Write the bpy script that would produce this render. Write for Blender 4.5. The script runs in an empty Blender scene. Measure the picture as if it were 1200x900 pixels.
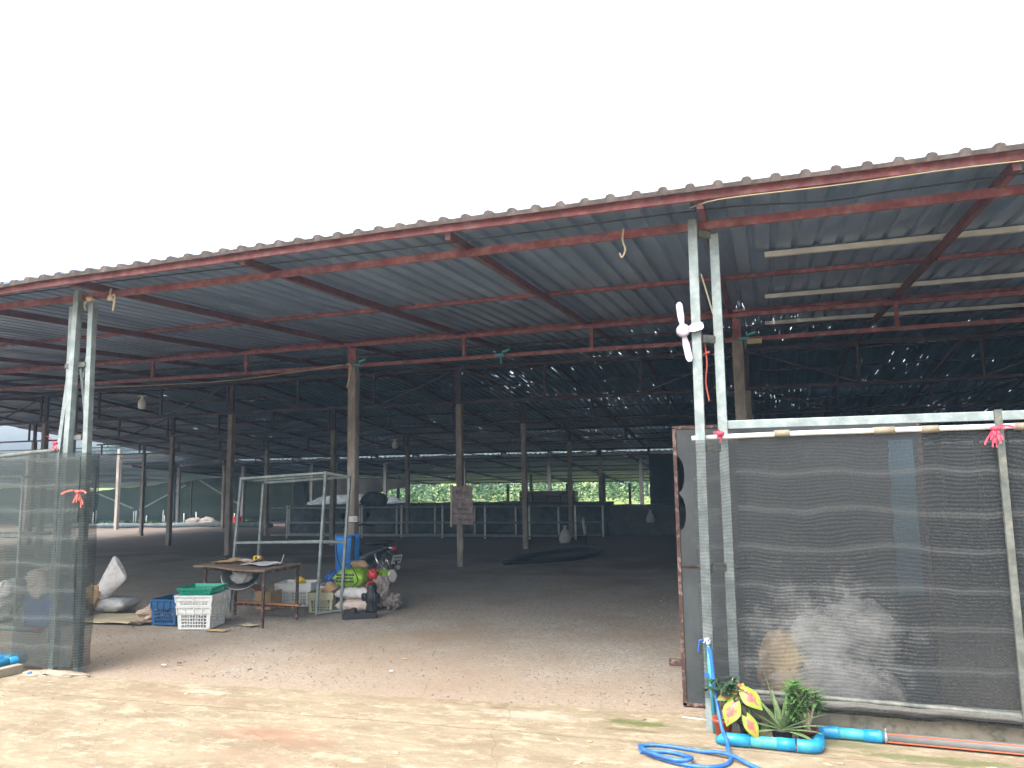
import bpy, bmesh, math, random
from math import sin, cos, pi, radians, sqrt
from mathutils import Vector, Matrix, noise
random.seed(7)
S = bpy.context.scene
C = S.collection

# ------------------------------------------------------------ camera, sky, sun, exposure
PIT, ROL, YAW, FPX = radians(6.89), radians(0.857), radians(18.5), 885.0
def cam_vec(x, y):
    xr = x*cos(ROL)+y*sin(ROL); yr = -x*sin(ROL)+y*cos(ROL)
    fy = FPX*cos(PIT)-yr*sin(PIT); z = FPX*sin(PIT)+yr*cos(PIT)
    return Vector((xr*cos(YAW)-fy*sin(YAW), xr*sin(YAW)+fy*cos(YAW), z))
fw = cam_vec(0, 0).normalized()
rt = (cam_vec(1, 0)-cam_vec(0, 0)).normalized()
up = rt.cross(fw)
cd = bpy.data.cameras.new('camera'); cam = bpy.data.objects.new('camera', cd); C.objects.link(cam)
cam.matrix_world = Matrix(((rt.x, up.x, -fw.x, 0), (rt.y, up.y, -fw.y, 0), (rt.z, up.z, -fw.z, 1.9), (0, 0, 0, 1)))
cd.sensor_width = 36; cd.lens = FPX/1200*36; cd.clip_end = 2000; cd.clip_start = 0.05
S.camera = cam

W = bpy.data.worlds.new('World'); S.world = W; W.use_nodes = True
wn = W.node_tree; bg = wn.nodes['Background']
sky = wn.nodes.new('ShaderNodeTexSky'); sky.sky_type = 'NISHITA'; sky.sun_disc = False
SUN_EL, SUN_AZ = radians(58), radians(205)
sky.sun_elevation = SUN_EL; sky.sun_rotation = SUN_AZ
sky.air_density = 1.0; sky.dust_density = 6.0; sky.ozone_density = 1.0
hs = wn.nodes.new('ShaderNodeHueSaturation'); hs.inputs['Saturation'].default_value = 0.38
wn.links.new(sky.outputs[0], hs.inputs['Color']); wn.links.new(hs.outputs[0], bg.inputs['Color'])
bg.inputs['Strength'].default_value = 0.15
sl = bpy.data.lights.new('sun', 'SUN'); sl.energy = 0.75; sl.angle = radians(60); sl.color = (1, .96, .9)
so = bpy.data.objects.new('sun', sl); C.objects.link(so)
sd = Vector((sin(SUN_AZ)*cos(SUN_EL), cos(SUN_AZ)*cos(SUN_EL), sin(SUN_EL)))
so.rotation_euler = (-sd).to_track_quat('-Z', 'Y').to_euler()
S.view_settings.view_transform = 'Standard'; S.view_settings.look = 'None'
S.view_settings.exposure = 2.0; S.view_settings.gamma = 1
S.cycles.max_bounces = 8; S.cycles.diffuse_bounces = 5; S.cycles.transparent_max_bounces = 16
S.cycles.use_denoising = True
S.cycles.sample_clamp_indirect = 8

# ------------------------------------------------------------ materials
def mat(name, col, rough=.7, metal=0.0, var=.15, scale=3.0, col2=None, bump=0.0, bscale=40, spec=.5, stretch=(1, 1, 1), mask=(.45, .65)):
    m = bpy.data.materials.new(name); m.use_nodes = True
    nt = m.node_tree; b = nt.nodes['Principled BSDF']; L = nt.links
    b.inputs['Roughness'].default_value = rough; b.inputs['Metallic'].default_value = metal
    b.inputs['Specular IOR Level'].default_value = spec
    tc = nt.nodes.new('ShaderNodeTexCoord'); mp = nt.nodes.new('ShaderNodeMapping'); mp.inputs['Scale'].default_value = stretch
    L.new(tc.outputs['Object'], mp.inputs[0])
    n1 = nt.nodes.new('ShaderNodeTexNoise'); n1.inputs['Scale'].default_value = scale; n1.inputs['Detail'].default_value = 8
    L.new(mp.outputs[0], n1.inputs['Vector'])
    r = nt.nodes.new('ShaderNodeMapRange'); r.inputs[1].default_value = .3; r.inputs[2].default_value = .7
    r.inputs[3].default_value = 1-var; r.inputs[4].default_value = 1+var
    L.new(n1.outputs[0], r.inputs[0])
    mx = nt.nodes.new('ShaderNodeMix'); mx.data_type = 'RGBA'; mx.blend_type = 'MULTIPLY'; mx.inputs[0].default_value = 1
    L.new(r.outputs[0], mx.inputs[7])
    if col2:
        n2 = nt.nodes.new('ShaderNodeTexNoise'); n2.inputs['Scale'].default_value = scale*2.3; n2.inputs['Detail'].default_value = 10
        n2.inputs['Roughness'].default_value = .65
        L.new(mp.outputs[0], n2.inputs['Vector'])
        r2 = nt.nodes.new('ShaderNodeMapRange'); r2.inputs[1].default_value = mask[0]; r2.inputs[2].default_value = mask[1]
        L.new(n2.outputs[0], r2.inputs[0])
        m2 = nt.nodes.new('ShaderNodeMix'); m2.data_type = 'RGBA'
        m2.inputs[6].default_value = (*col, 1); m2.inputs[7].default_value = (*col2, 1)
        L.new(r2.outputs[0], m2.inputs[0]); L.new(m2.outputs[2], mx.inputs[6])
    else:
        mx.inputs[6].default_value = (*col, 1)
    L.new(mx.outputs[2], b.inputs['Base Color'])
    if bump:
        n3 = nt.nodes.new('ShaderNodeTexNoise'); n3.inputs['Scale'].default_value = bscale; n3.inputs['Detail'].default_value = 5
        L.new(tc.outputs['Object'], n3.inputs['Vector'])
        bp = nt.nodes.new('ShaderNodeBump'); bp.inputs['Strength'].default_value = bump; bp.inputs['Distance'].default_value = .01
        L.new(n3.outputs[0], bp.inputs['Height']); L.new(bp.outputs[0], b.inputs['Normal'])
    return m

M = {}
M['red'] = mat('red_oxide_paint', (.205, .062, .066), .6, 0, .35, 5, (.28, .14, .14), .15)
M['red_mid'] = mat('half_shaded_red_oxide_paint', (.125, .045, .052), .65, 0, .3, 4, (.14, .08, .085), .1)  # darker red for the rafters, with some of the inner shade painted in
M['red_shaded'] = mat('shaded_red_oxide_paint', (.06, .034, .042), .7, 0, .3, 4, (.05, .05, .058), .1)  # darker copy of the red, with deep interior shade put in the colour
M['galv'] = mat('galvanised_steel', (.22, .27, .27), .5, .25, .2, 6, (.32, .36, .35), .15, 60)
M['galv_bright'] = mat('new_galvanised_purlin', (.60, .62, .58), .5, .1, .15, 6)
M['galv_old'] = mat('weathered_galvanised', (.095, .11, .10), .65, .15, .3, 9, (.16, .155, .13), .2, 60)
M['concrete'] = mat('concrete_post', (.24, .21, .18), .9, 0, .3, 5, (.33, .30, .26), .4, 30, stretch=(1, 1, .35))
M['curb'] = mat('old_concrete', (.22, .20, .15), .95, 0, .3, 4, (.08, .07, .055), .6, 35, mask=(.48, .66))
M['rust'] = mat('rusty_steel', (.06, .03, .024), .85, .1, .4, 9, (.20, .14, .12), .5, 70, mask=(.5, .6))
M['blue'] = mat('blue_plastic', (.01, .20, .62), .42, 0, .12, 3)
M['pvc'] = mat('blue_pvc', (.008, .20, .42), .38, 0, .15, 5, (.03, .26, .40), .1, mask=(.5, .62))
M['pvc_faded'] = mat('sun_faded_pvc', (.035, .27, .36), .5, 0, .2, 7, (.13, .32, .29), .1, mask=(.52, .7))
M['hose'] = mat('blue_hose', (.012, .10, .36), .45, 0, .2, 9, (.05, .14, .33))
M['greypipe'] = mat('grey_pipe', (.11, .11, .105), .6, 0, .2, 8)
M['orange'] = mat('orange_paint', (.55, .10, .04), .6)
M['white'] = mat('white_plastic', (.70, .72, .70), .45, 0, .08, 6, (.5, .5, .46), mask=(.55, .75))
M['lilac'] = mat('white_fan_plastic', (.42, .40, .50), .35)
M['cream'] = mat('dirty_cream_plastic', (.42, .40, .27), .6, 0, .15, 8)
M['green'] = mat('green_plastic', (.01, .30, .19), .45, 0, .1, 5)
M['crateblue'] = mat('blue_crate_plastic', (.02, .10, .24), .5, 0, .1, 5)
M['sack'] = mat('white_woven_sack', (.62, .61, .60), .75, 0, .1, 8, (.48, .45, .43), .3, 90)
M['greysack'] = mat('grey_woven_sack', (.48, .49, .48), .8, 0, .12, 8, (.36, .36, .36), .3, 90)
M['limesack'] = mat('lime_green_bag', (.26, .48, .02), .45, 0, .15, 7, (.16, .33, .02), .3, 50)
M['pinksack'] = mat('pinkish_sack', (.60, .50, .44), .8, 0, .1, 8, bump=.3, bscale=90)
M['card'] = mat('cardboard', (.42, .28, .15), .9, 0, .15, 6)
M['cardpale'] = mat('pale_cardboard', (.46, .40, .27), .9, 0, .15, 4)
M['wood'] = mat('old_plywood', (.14, .095, .065), .8, 0, .25, 4, (.22, .16, .11), .2, stretch=(.4, 3, 1))
M['orangewood'] = mat('orange_wood', (.48, .20, .07), .7, 0, .2, 5)
M['yellow'] = mat('yellow_plastic', (.75, .50, .02), .4)
M['paper'] = mat('paper', (.55, .55, .58), .8, 0, .1, 9)
M['black'] = mat('black_rubber', (.012, .012, .013), .55, 0, .3, 9)
M['dark'] = mat('dark_paint', (.012, .015, .022), .35)
M['chrome'] = mat('chrome', (.6, .6, .6), .25, .9)
M['redplastic'] = mat('red_plastic', (.45, .03, .03), .35)
M['plate'] = mat('plate_white', (.62, .62, .6), .5)
M['ink'] = mat('dark_ink', (.03, .03, .04), .7)
M['ribbon'] = mat('pink_ribbon', (.55, .05, .10), .6)
M['ribbon2'] = mat('salmon_ribbon', (.50, .10, .08), .6)
M['rope'] = mat('pale_rope', (.52, .46, .33), .9)
M['cordyellow'] = mat('cream_cable', (.42, .35, .20), .6)
M['sign'] = mat('sign_board', (.33, .27, .26), .75, 0, .25, 6, (.22, .17, .17), .1)
M['terracotta'] = mat('terracotta_plastic', (.50, .08, .03), .55)
M['browndpot'] = mat('dark_red_pot', (.16, .04, .03), .55)
M['soil'] = mat('soil', (.06, .04, .025), 1, 0, .4, 30)
M['leaf'] = mat('leaf_green', (.035, .09, .025), .5, 0, .3, 14, (.075, .15, .035))
M['leafdark'] = mat('leaf_dark_green', (.018, .055, .02), .5, 0, .3, 14)
M['aloe'] = mat('aloe_green', (.085, .14, .05), .5, 0, .25, 30, (.17, .23, .10), .1, stretch=(1, 1, 1))
M['stem'] = mat('pale_stem', (.36, .30, .22), .8, 0, .3, 20)
M['ragwhite'] = mat('grubby_rag', (.22, .19, .17), .9, 0, .2, 8)
M['cloth'] = mat('crumpled_cloth', (.42, .34, .27), .9, 0, .15, 5, (.36, .16, .14), .3, 30, mask=(.55, .6))
M['bluecloth'] = mat('blue_plastic_bag', (.02, .09, .30), .4, 0, .2, 8)
M['brass'] = mat('aluminium_pan', (.35, .34, .33), .4, .7, .2, 8)
M['darksheet'] = mat('black_sheet', (.03, .04, .048), .8, 0, .35, 2)
M['darkpost'] = mat('old_dark_post', (.10, .095, .09), .9, 0, .3, 5)
M['darknet'] = mat('dark_sheet', (.06, .08, .09), .85, 0, .35, 2, (.11, .13, .135), .2)
M['brick'] = mat('red_brick', (.33, .13, .08), .9, 0, .2, 12, bump=.4)
M['stone'] = mat('mortar_lump', (.25, .215, .16), .95, 0, .2, 9, bump=.6)
M['cyan'] = mat('teal_plastic', (.06, .30, .30), .5)
M['bark'] = mat('bark', (.12, .09, .06), .95, 0, .3, 8)

def holes_mat(name, col, col2, rough, metal, hole_lo, hole_hi, trans=None):
    """corrugated sheet: streaky colour along the slope, nail holes and lifted laps that really let the sky through"""
    m = mat(name, col, rough, metal, .22, 1.1, col2, .05, 12, stretch=(3, .5, 1), mask=(.5, .75))
    nt = m.node_tree; L = nt.links; b = nt.nodes['Principled BSDF']; out = nt.nodes['Material Output']
    tc = nt.nodes.new('ShaderNodeTexCoord'); mp = nt.nodes.new('ShaderNodeMapping'); mp.inputs['Scale'].default_value = (34, 1.5, 1)
    L.new(tc.outputs['Object'], mp.inputs[0])
    n = nt.nodes.new('ShaderNodeTexNoise'); n.inputs['Scale'].default_value = 1.0; n.inputs['Detail'].default_value = 2
    L.new(mp.outputs[0], n.inputs['Vector'])
    n2 = nt.nodes.new('ShaderNodeTexNoise'); n2.inputs['Scale'].default_value = .3; n2.inputs['Detail'].default_value = 3
    L.new(tc.outputs['Object'], n2.inputs['Vector'])
    sep = nt.nodes.new('ShaderNodeSeparateXYZ'); L.new(tc.outputs['Object'], sep.inputs[0])
    ry = nt.nodes.new('ShaderNodeMapRange'); ry.inputs[1].default_value = 8; ry.inputs[2].default_value = 13
    ry.inputs[3].default_value = -.16; ry.inputs[4].default_value = 0
    L.new(sep.outputs[1], ry.inputs[0])
    ad = nt.nodes.new('ShaderNodeMath'); ad.operation = 'MULTIPLY_ADD'; ad.inputs[1].default_value = .46
    L.new(n2.outputs[0], ad.inputs[0]); L.new(n.outputs[0], ad.inputs[2])
    ad2 = nt.nodes.new('ShaderNodeMath'); L.new(ad.outputs[0], ad2.inputs[0]); L.new(ry.outputs[0], ad2.inputs[1])
    r = nt.nodes.new('ShaderNodeMapRange'); r.inputs[1].default_value = hole_lo; r.inputs[2].default_value = hole_hi
    L.new(ad2.outputs[0], r.inputs[0])
    t = nt.nodes.new('ShaderNodeBsdfTransparent'); ms = nt.nodes.new('ShaderNodeMixShader')
    L.new(r.outputs[0], ms.inputs[0]); L.new(b.outputs[0], ms.inputs[1]); L.new(t.outputs[0], ms.inputs[2])
    L.new(ms.outputs[0], out.inputs[0])
    return m
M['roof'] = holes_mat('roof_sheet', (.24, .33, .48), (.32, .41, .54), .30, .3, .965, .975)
M['roof_shaded'] = holes_mat('shaded_roof_sheet', (.085, .15, .22), (.13, .20, .27), .38, .3, .965, .975)  # darker copy of the front sheet; the deep roof's shade is painted in
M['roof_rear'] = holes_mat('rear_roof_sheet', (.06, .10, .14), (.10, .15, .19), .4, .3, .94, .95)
M['ridge'] = mat('weathered_roof_edge', (.075, .06, .055), .85, 0, .3, 6, (.12, .10, .09), .3)

def net_mat(name, col, col2, fac, stripe=1.0, dust=None, thin=None):
    """shade netting: dark yarn with real gaps between; horizontal yarn rows, heavier bands, dust stains"""
    m = bpy.data.materials.new(name); m.use_nodes = True
    nt = m.node_tree; L = nt.links; b = nt.nodes['Principled BSDF']; out = nt.nodes['Material Output']
    b.inputs['Roughness'].default_value = .6; b.inputs['Specular IOR Level'].default_value = .3
    tc = nt.nodes.new('ShaderNodeTexCoord')
    big = nt.nodes.new('ShaderNodeTexNoise'); big.inputs['Scale'].default_value = 1.6; big.inputs['Detail'].default_value = 2
    L.new(tc.outputs['Object'], big.inputs['Vector'])
    sep = nt.nodes.new('ShaderNodeSeparateXYZ'); L.new(tc.outputs['Object'], sep.inputs[0])
    def mth(op, a, c=None, d=None):
        n = nt.nodes.new('ShaderNodeMath'); n.operation = op
        for i, v in enumerate((a, c, d)):
            if v is None: continue
            if isinstance(v, (int, float)): n.inputs[i].default_value = v
            else: L.new(v, n.inputs[i])
        return n.outputs[0]
    zz = mth('MULTIPLY_ADD', big.outputs[0], .16, sep.outputs[2])
    s1 = mth('SINE', mth('MULTIPLY', zz, 2*pi/.026))
    s2 = mth('SINE', mth('MULTIPLY', zz, 2*pi/.27))
    s2 = mth('POWER', mth('MULTIPLY_ADD', s2, .5, .5), 14)
    sv = mth('SINE', mth('MULTIPLY', mth('MULTIPLY_ADD', big.outputs[0], .1, sep.outputs[0]), 2*pi/.028))
    fine = nt.nodes.new('ShaderNodeTexNoise'); fine.inputs['Scale'].default_value = 70; fine.inputs['Detail'].default_value = 3
    L.new(tc.outputs['Object'], fine.inputs['Vector'])
    a = mth('MULTIPLY_ADD', s1, .10*stripe, fac)
    a = mth('MULTIPLY_ADD', s2, .10*stripe, a)
    a = mth('MULTIPLY_ADD', sv, .02*stripe, a)
    a = mth('MULTIPLY_ADD', mth('SUBTRACT', fine.outputs[0], .5), .35, a)
    if thin is not None:      # single layer of net near its end, double beyond
        tr = nt.nodes.new('ShaderNodeMapRange'); tr.inputs[1].default_value = thin; tr.inputs[2].default_value = thin+.03
        tr.inputs[3].default_value = -.36; tr.inputs[4].default_value = 0; L.new(sep.outputs[0], tr.inputs[0]); a = mth('ADD', a, tr.outputs[0])
    cl = nt.nodes.new('ShaderNodeClamp'); L.new(a, cl.inputs[0]); cl.inputs[2].default_value = .985
    mc = nt.nodes.new('ShaderNodeMix'); mc.data_type = 'RGBA'
    mc.inputs[6].default_value = (*col, 1); mc.inputs[7].default_value = (*col2, 1)
    L.new(mth('ADD', mth('MULTIPLY', s2, .5), mth('MULTIPLY_ADD', s1, .15, mth('MULTIPLY_ADD', fine.outputs[0], .6, -.15))), mc.inputs[0])
    colout = mc.outputs[2]; alpha = cl.outputs[0]
    for (dx, dz, sx, sz, dc, th) in (dust or []):
        u = mth('DIVIDE', mth('SUBTRACT', sep.outputs[0], dx), sx)
        v = mth('DIVIDE', mth('SUBTRACT', sep.outputs[2], dz), sz)
        d = mth('SQRT', mth('ADD', mth('MULTIPLY', u, u), mth('MULTIPLY', v, v)))
        nn = nt.nodes.new('ShaderNodeTexNoise'); nn.inputs['Scale'].default_value = 5; nn.inputs['Detail'].default_value = 10
        nn.inputs['Roughness'].default_value = .82
        L.new(tc.outputs['Object'], nn.inputs['Vector'])
        k = mth('SUBTRACT', mth('MULTIPLY_ADD', nn.outputs[0], 3.0, -.62), d)
        yarn = mth('MULTIPLY', s1, .06)
        k = mth('MULTIPLY_ADD', yarn, 1.3, mth('MULTIPLY', k, .75))
        kc = nt.nodes.new('ShaderNodeClamp'); L.new(k, kc.inputs[0]); kc.inputs[2].default_value = th
        m3 = nt.nodes.new('ShaderNodeMix'); m3.data_type = 'RGBA'; L.new(kc.outputs[0], m3.inputs[0])
        L.new(colout, m3.inputs[6]); m3.inputs[7].default_value = (*dc, 1); colout = m3.outputs[2]
    L.new(colout, b.inputs['Base Color'])
    t = nt.nodes.new('ShaderNodeBsdfTransparent'); ms = nt.nodes.new('ShaderNodeMixShader')
    L.new(alpha, ms.inputs[0]); L.new(t.outputs[0], ms.inputs[1]); L.new(b.outputs[0], ms.inputs[2])
    L.new(ms.outputs[0], out.inputs[0])
    return m
M['net'] = net_mat('shade_net', (.018, .021, .023), (.06, .065, .066), .76,
                   dust=[(.30, .64, .66, .60, (.19, .195, .19), .66), (.05, .46, .22, .30, (.19, .14, .065), .5)], thin=-.25)
M['net_left'] = net_mat('shade_net_thin', (.035, .045, .04), (.10, .12, .11), .56, .8)
M['net_fold'] = net_mat('shade_net_folded', (.03, .038, .036), (.09, .105, .10), .60, .8)
M['net_canopy'] = net_mat('canopy_net', (.20, .23, .25), (.40, .44, .46), .90, .3)
M['net_wall'] = net_mat('green_black_net', (.03, .055, .048), (.05, .08, .07), .99, .0)

def ground_mat():
    m = bpy.data.materials.new('gravel_ground'); m.use_nodes = True
    nt = m.node_tree; L = nt.links; b = nt.nodes['Principled BSDF']; b.inputs['Roughness'].default_value = .95
    tc = nt.nodes.new('ShaderNodeTexCoord')
    def nz(sc, det, rg=.6):
        n = nt.nodes.new('ShaderNodeTexNoise'); n.inputs['Scale'].default_value = sc; n.inputs['Detail'].default_value = det
        n.inputs['Roughness'].default_value = rg; L.new(tc.outputs['Object'], n.inputs['Vector']); return n
    def mr(n, a, c, lo=0, hi=1):
        r = nt.nodes.new('ShaderNodeMapRange'); r.inputs[1].default_value = a; r.inputs[2].default_value = c
        r.inputs[3].default_value = lo; r.inputs[4].default_value = hi; L.new(n, r.inputs[0]); return r.outputs[0]
    def mix(f, a, c):
        x = nt.nodes.new('ShaderNodeMix'); x.data_type = 'RGBA'; L.new(f, x.inputs[0])
        for i, v in ((6, a), (7, c)):
            if isinstance(v, tuple): x.inputs[i].default_value = (*v, 1)
            else: L.new(v, x.inputs[i])
        return x.outputs[2]
    vo = nt.nodes.new('ShaderNodeTexVoronoi'); vo.inputs['Scale'].default_value = 60; L.new(tc.outputs['Object'], vo.inputs['Vector'])
    vo2 = nt.nodes.new('ShaderNodeTexVoronoi'); vo2.inputs['Scale'].default_value = 130; L.new(tc.outputs['Object'], vo2.inputs['Vector'])
    hsv = nt.nodes.new('ShaderNodeSeparateColor'); L.new(vo.outputs['Color'], hsv.inputs[0])
    hsv2 = nt.nodes.new('ShaderNodeSeparateColor'); L.new(vo2.outputs['Color'], hsv2.inputs[0])
    g = mix(hsv.outputs[0], (.21, .188, .155), (.42, .38, .315))
    g = mix(mr(hsv2.outputs[0], .0, 1, 0, .5), g, (.25, .215, .18))
    g = mix(mr(hsv.outputs[1], .965, .985, 0, .8), g, (.40, .38, .33))
    g = mix(mr(hsv.outputs[2], .95, .97, 0, .8), g, (.09, .08, .07))
    soil = mix(mr(nz(18, 6).outputs[0], .3, .7), (.20, .145, .095), (.27, .20, .14))
    sep = nt.nodes.new('ShaderNodeSeparateXYZ'); L.new(tc.outputs['Object'], sep.inputs[0])
    near = mr(sep.outputs[1], 6.2, 9.0, .24, .02)
    ad = nt.nodes.new('ShaderNodeMath'); L.new(nz(.42, 7, .65).outputs[0], ad.inputs[0]); L.new(near, ad.inputs[1])
    g = mix(mr(ad.outputs[0], .50, .68, 0, .7), g, soil)
    # browner gravel deeper in the shed, darkened to paint in the shade there
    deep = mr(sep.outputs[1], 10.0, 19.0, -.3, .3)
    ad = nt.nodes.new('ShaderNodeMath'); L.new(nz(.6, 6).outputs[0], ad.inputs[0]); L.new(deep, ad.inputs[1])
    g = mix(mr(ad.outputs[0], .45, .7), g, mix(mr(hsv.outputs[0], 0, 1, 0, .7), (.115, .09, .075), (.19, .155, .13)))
    # warm dirt drags across the gravel
    g = mix(mr(nz(.55, 9, .7).outputs[0], .50, .66, 0, .55), g, (.22, .155, .105))
    g = mix(mr(nz(1.4, 9, .8).outputs[0], .60, .72, 0, .5), g, (.11, .085, .065))
    # grass beyond the sheds
    gr = mix(mr(nz(1.5, 6).outputs[0], .35, .65), (.10, .16, .03), (.26, .30, .07))
    g = mix(mr(sep.outputs[1], 51, 53), g, gr)
    L.new(g, b.inputs['Base Color'])
    bp = nt.nodes.new('ShaderNodeBump'); bp.inputs['Strength'].default_value = .5; bp.inputs['Distance'].default_value = .012
    L.new(vo.outputs[0], bp.inputs['Height'])
    L.new(bp.outputs[0], b.inputs['Normal'])
    return m
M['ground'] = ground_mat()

def slab_mat():
    m = bpy.data.materials.new('dusty_concrete_slab'); m.use_nodes = True
    nt = m.node_tree; L = nt.links; b = nt.nodes['Principled BSDF']; b.inputs['Roughness'].default_value = .92; b.inputs['Specular IOR Level'].default_value = .2
    tc = nt.nodes.new('ShaderNodeTexCoord')
    def nz(sc, det, rg=.6, st=None):
        n = nt.nodes.new('ShaderNodeTexNoise'); n.inputs['Scale'].default_value = sc; n.inputs['Detail'].default_value = det
        n.inputs['Roughness'].default_value = rg
        if st:
            mp = nt.nodes.new('ShaderNodeMapping'); mp.inputs['Scale'].default_value = st; mp.inputs['Location'].default_value = (sc, 3, 0)
            L.new(tc.outputs['Object'], mp.inputs[0]); L.new(mp.outputs[0], n.inputs['Vector'])
        else: L.new(tc.outputs['Object'], n.inputs['Vector'])
        return n.outputs[0]
    def mr(n, a, c, lo=0, hi=1):
        r = nt.nodes.new('ShaderNodeMapRange'); r.inputs[1].default_value = a; r.inputs[2].default_value = c
        r.inputs[3].default_value = lo; r.inputs[4].default_value = hi; L.new(n, r.inputs[0]); return r.outputs[0]
    def mix(f, a, c):
        x = nt.nodes.new('ShaderNodeMix'); x.data_type = 'RGBA'; L.new(f, x.inputs[0])
        for i, v in ((6, a), (7, c)):
            if isinstance(v, tuple): x.inputs[i].default_value = (*v, 1)
            else: L.new(v, x.inputs[i])
        return x.outputs[2]
    c = mix(mr(nz(1.9, 11, .78, (.6, 1.5, 1)), .40, .60), (.175, .138, .09), (.25, .205, .14))
    c = mix(mr(nz(5.5, 12, .82, (.7, 1.3, 1)), .50, .64, 0, .85), c, (.38, .33, .24))
    c = mix(mr(nz(.9, 6, .6, (.8, 1.7, 1)), .55, .72, 0, .75), c, (.20, .13, .085))
    c = mix(mr(nz(34, 4, .7), .68, .78, 0, .8), c, (.13, .085, .06))
    c = mix(mr(nz(2.4, 8, .7, (1, 1, 3)), .64, .72, 0, .6), c, (.16, .16, .11))
    c = mix(mr(nz(70, 4, .8), .56, .75, 0, .45), c, (.40, .36, .28))
    c = mix(mr(nz(55, 5, .8, (1, 1, 2)), .60, .74, 0, .5), c, (.13, .095, .065))
    sp = nt.nodes.new('ShaderNodeSeparateXYZ'); L.new(tc.outputs['Object'], sp.inputs[0])
    def mth(op, a, b2=None, c2=None):
        n = nt.nodes.new('ShaderNodeMath'); n.operation = op
        for i, v in enumerate((a, b2, c2)):
            if v is None: continue
            if isinstance(v, (int, float)): n.inputs[i].default_value = v
            else: L.new(v, n.inputs[i])
        return n.outputs[0]
    wob = nz(1.7, 8, .7)
    # cast joint running along the slab, moss patches and chalky rubble marks
    for (y0, slope, off) in ((5.52, .045, 0.0),):
        d = mth('ABSOLUTE', mth('SUBTRACT', mth('MULTIPLY_ADD', wob, .16, sp.outputs[1]), mth('MULTIPLY_ADD', sp.outputs[0], slope, y0+.08+.12)))
        c = mix(mr(d, .004, .009, .75, 0), c, (.11, .08, .055))
    for (px_, py_, sx, sy, cc, k_) in ((-1.05, 6.0, .34, .10, (.085, .10, .03), .9), (-1.0, 5.83, .40, .045, (.12, .10, .05), .8), (-1.9, 5.95, .5, .16, (.36, .33, .27), .5), (.9, 5.80, .8, .10, (.10, .11, .045), .85), (.45, 5.93, .4, .10, (.12, .12, .06), .8), (-4.9, 5.8, .35, .08, (.30, .31, .24), .8), (-2.2, 6.08, .16, .05, (.16, .09, .05), .8), (-3.6, 5.0, .7, .2, (.24, .13, .085), .6)):
        u = mth('DIVIDE', mth('SUBTRACT', sp.outputs[0], px_), sx); v = mth('DIVIDE', mth('SUBTRACT', sp.outputs[1], py_), sy)
        dd = mth('SQRT', mth('ADD', mth('MULTIPLY', u, u), mth('MULTIPLY', v, v)))
        kk = mth('SUBTRACT', mth('MULTIPLY_ADD', nz(9, 9, .8, (.6, 1.4, 1)), 3.2, -.75), dd)
        c = mix(mr(kk, 0, .45, 0, k_), c, cc)
    # wandering cracks
    vo = nt.nodes.new('ShaderNodeTexVoronoi'); vo.feature = 'DISTANCE_TO_EDGE'; vo.inputs['Scale'].default_value = .33
    dn = nt.nodes.new('ShaderNodeTexNoise'); dn.inputs['Scale'].default_value = 2.2; dn.inputs['Detail'].default_value = 6
    L.new(tc.outputs['Object'], dn.inputs['Vector'])
    vm = nt.nodes.new('ShaderNodeVectorMath'); vm.operation = 'MULTIPLY_ADD'; vm.inputs[1].default_value = (.5, .5, 0)
    L.new(dn.outputs['Color'], vm.inputs[0]); L.new(tc.outputs['Object'], vm.inputs[2]); L.new(vm.outputs[0], vo.inputs['Vector'])
    c = mix(mr(vo.outputs[0], .0, .0022, .45, 0), c, (.09, .06, .04))
    L.new(c, b.inputs['Base Color'])
    bp = nt.nodes.new('ShaderNodeBump'); bp.inputs['Strength'].default_value = .5; bp.inputs['Distance'].default_value = .015
    L.new(nz(9, 10, .75), bp.inputs['Height']); L.new(bp.outputs[0], b.inputs['Normal'])
    return m
M['slab'] = slab_mat()

def board_mat():
    m = mat('grey_board', (.035, .042, .045), .55, 0, .3, 2.5, (.065, .07, .068), .15, 20, mask=(.5, .75))
    return m
M['board'] = board_mat()
def caladium_mat():
    m = bpy.data.materials.new('caladium_leaf'); m.use_nodes = True
    nt = m.node_tree; L = nt.links; b = nt.nodes['Principled BSDF']; b.inputs['Roughness'].default_value = .4
    uv = nt.nodes.new('ShaderNodeAttribute'); uv.attribute_name = 'leafpos'
    n = nt.nodes.new('ShaderNodeTexNoise'); n.inputs['Scale'].default_value = 40; n.inputs['Detail'].default_value = 6
    tc = nt.nodes.new('ShaderNodeTexCoord'); L.new(tc.outputs['Object'], n.inputs['Vector'])
    ad = nt.nodes.new('ShaderNodeMath'); ad.operation = 'MULTIPLY_ADD'; ad.inputs[1].default_value = .9
    L.new(n.outputs[0], ad.inputs[0]); L.new(uv.outputs['Fac'], ad.inputs[2])
    cr = nt.nodes.new('ShaderNodeValToRGB'); e = cr.color_ramp.elements  # red midrib, yellow blade, green rim
    e[0].position = .66; e[0].color = (.34, .08, .07, 1); e[1].position = .78; e[1].color = (.33, .22, .035, 1)
    x = e.new(.92); x.color = (.17, .24, .02, 1)
    L.new(ad.outputs[0], cr.inputs[0]); L.new(cr.outputs[0], b.inputs['Base Color'])
    return m
M['caladium'] = caladium_mat()

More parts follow.
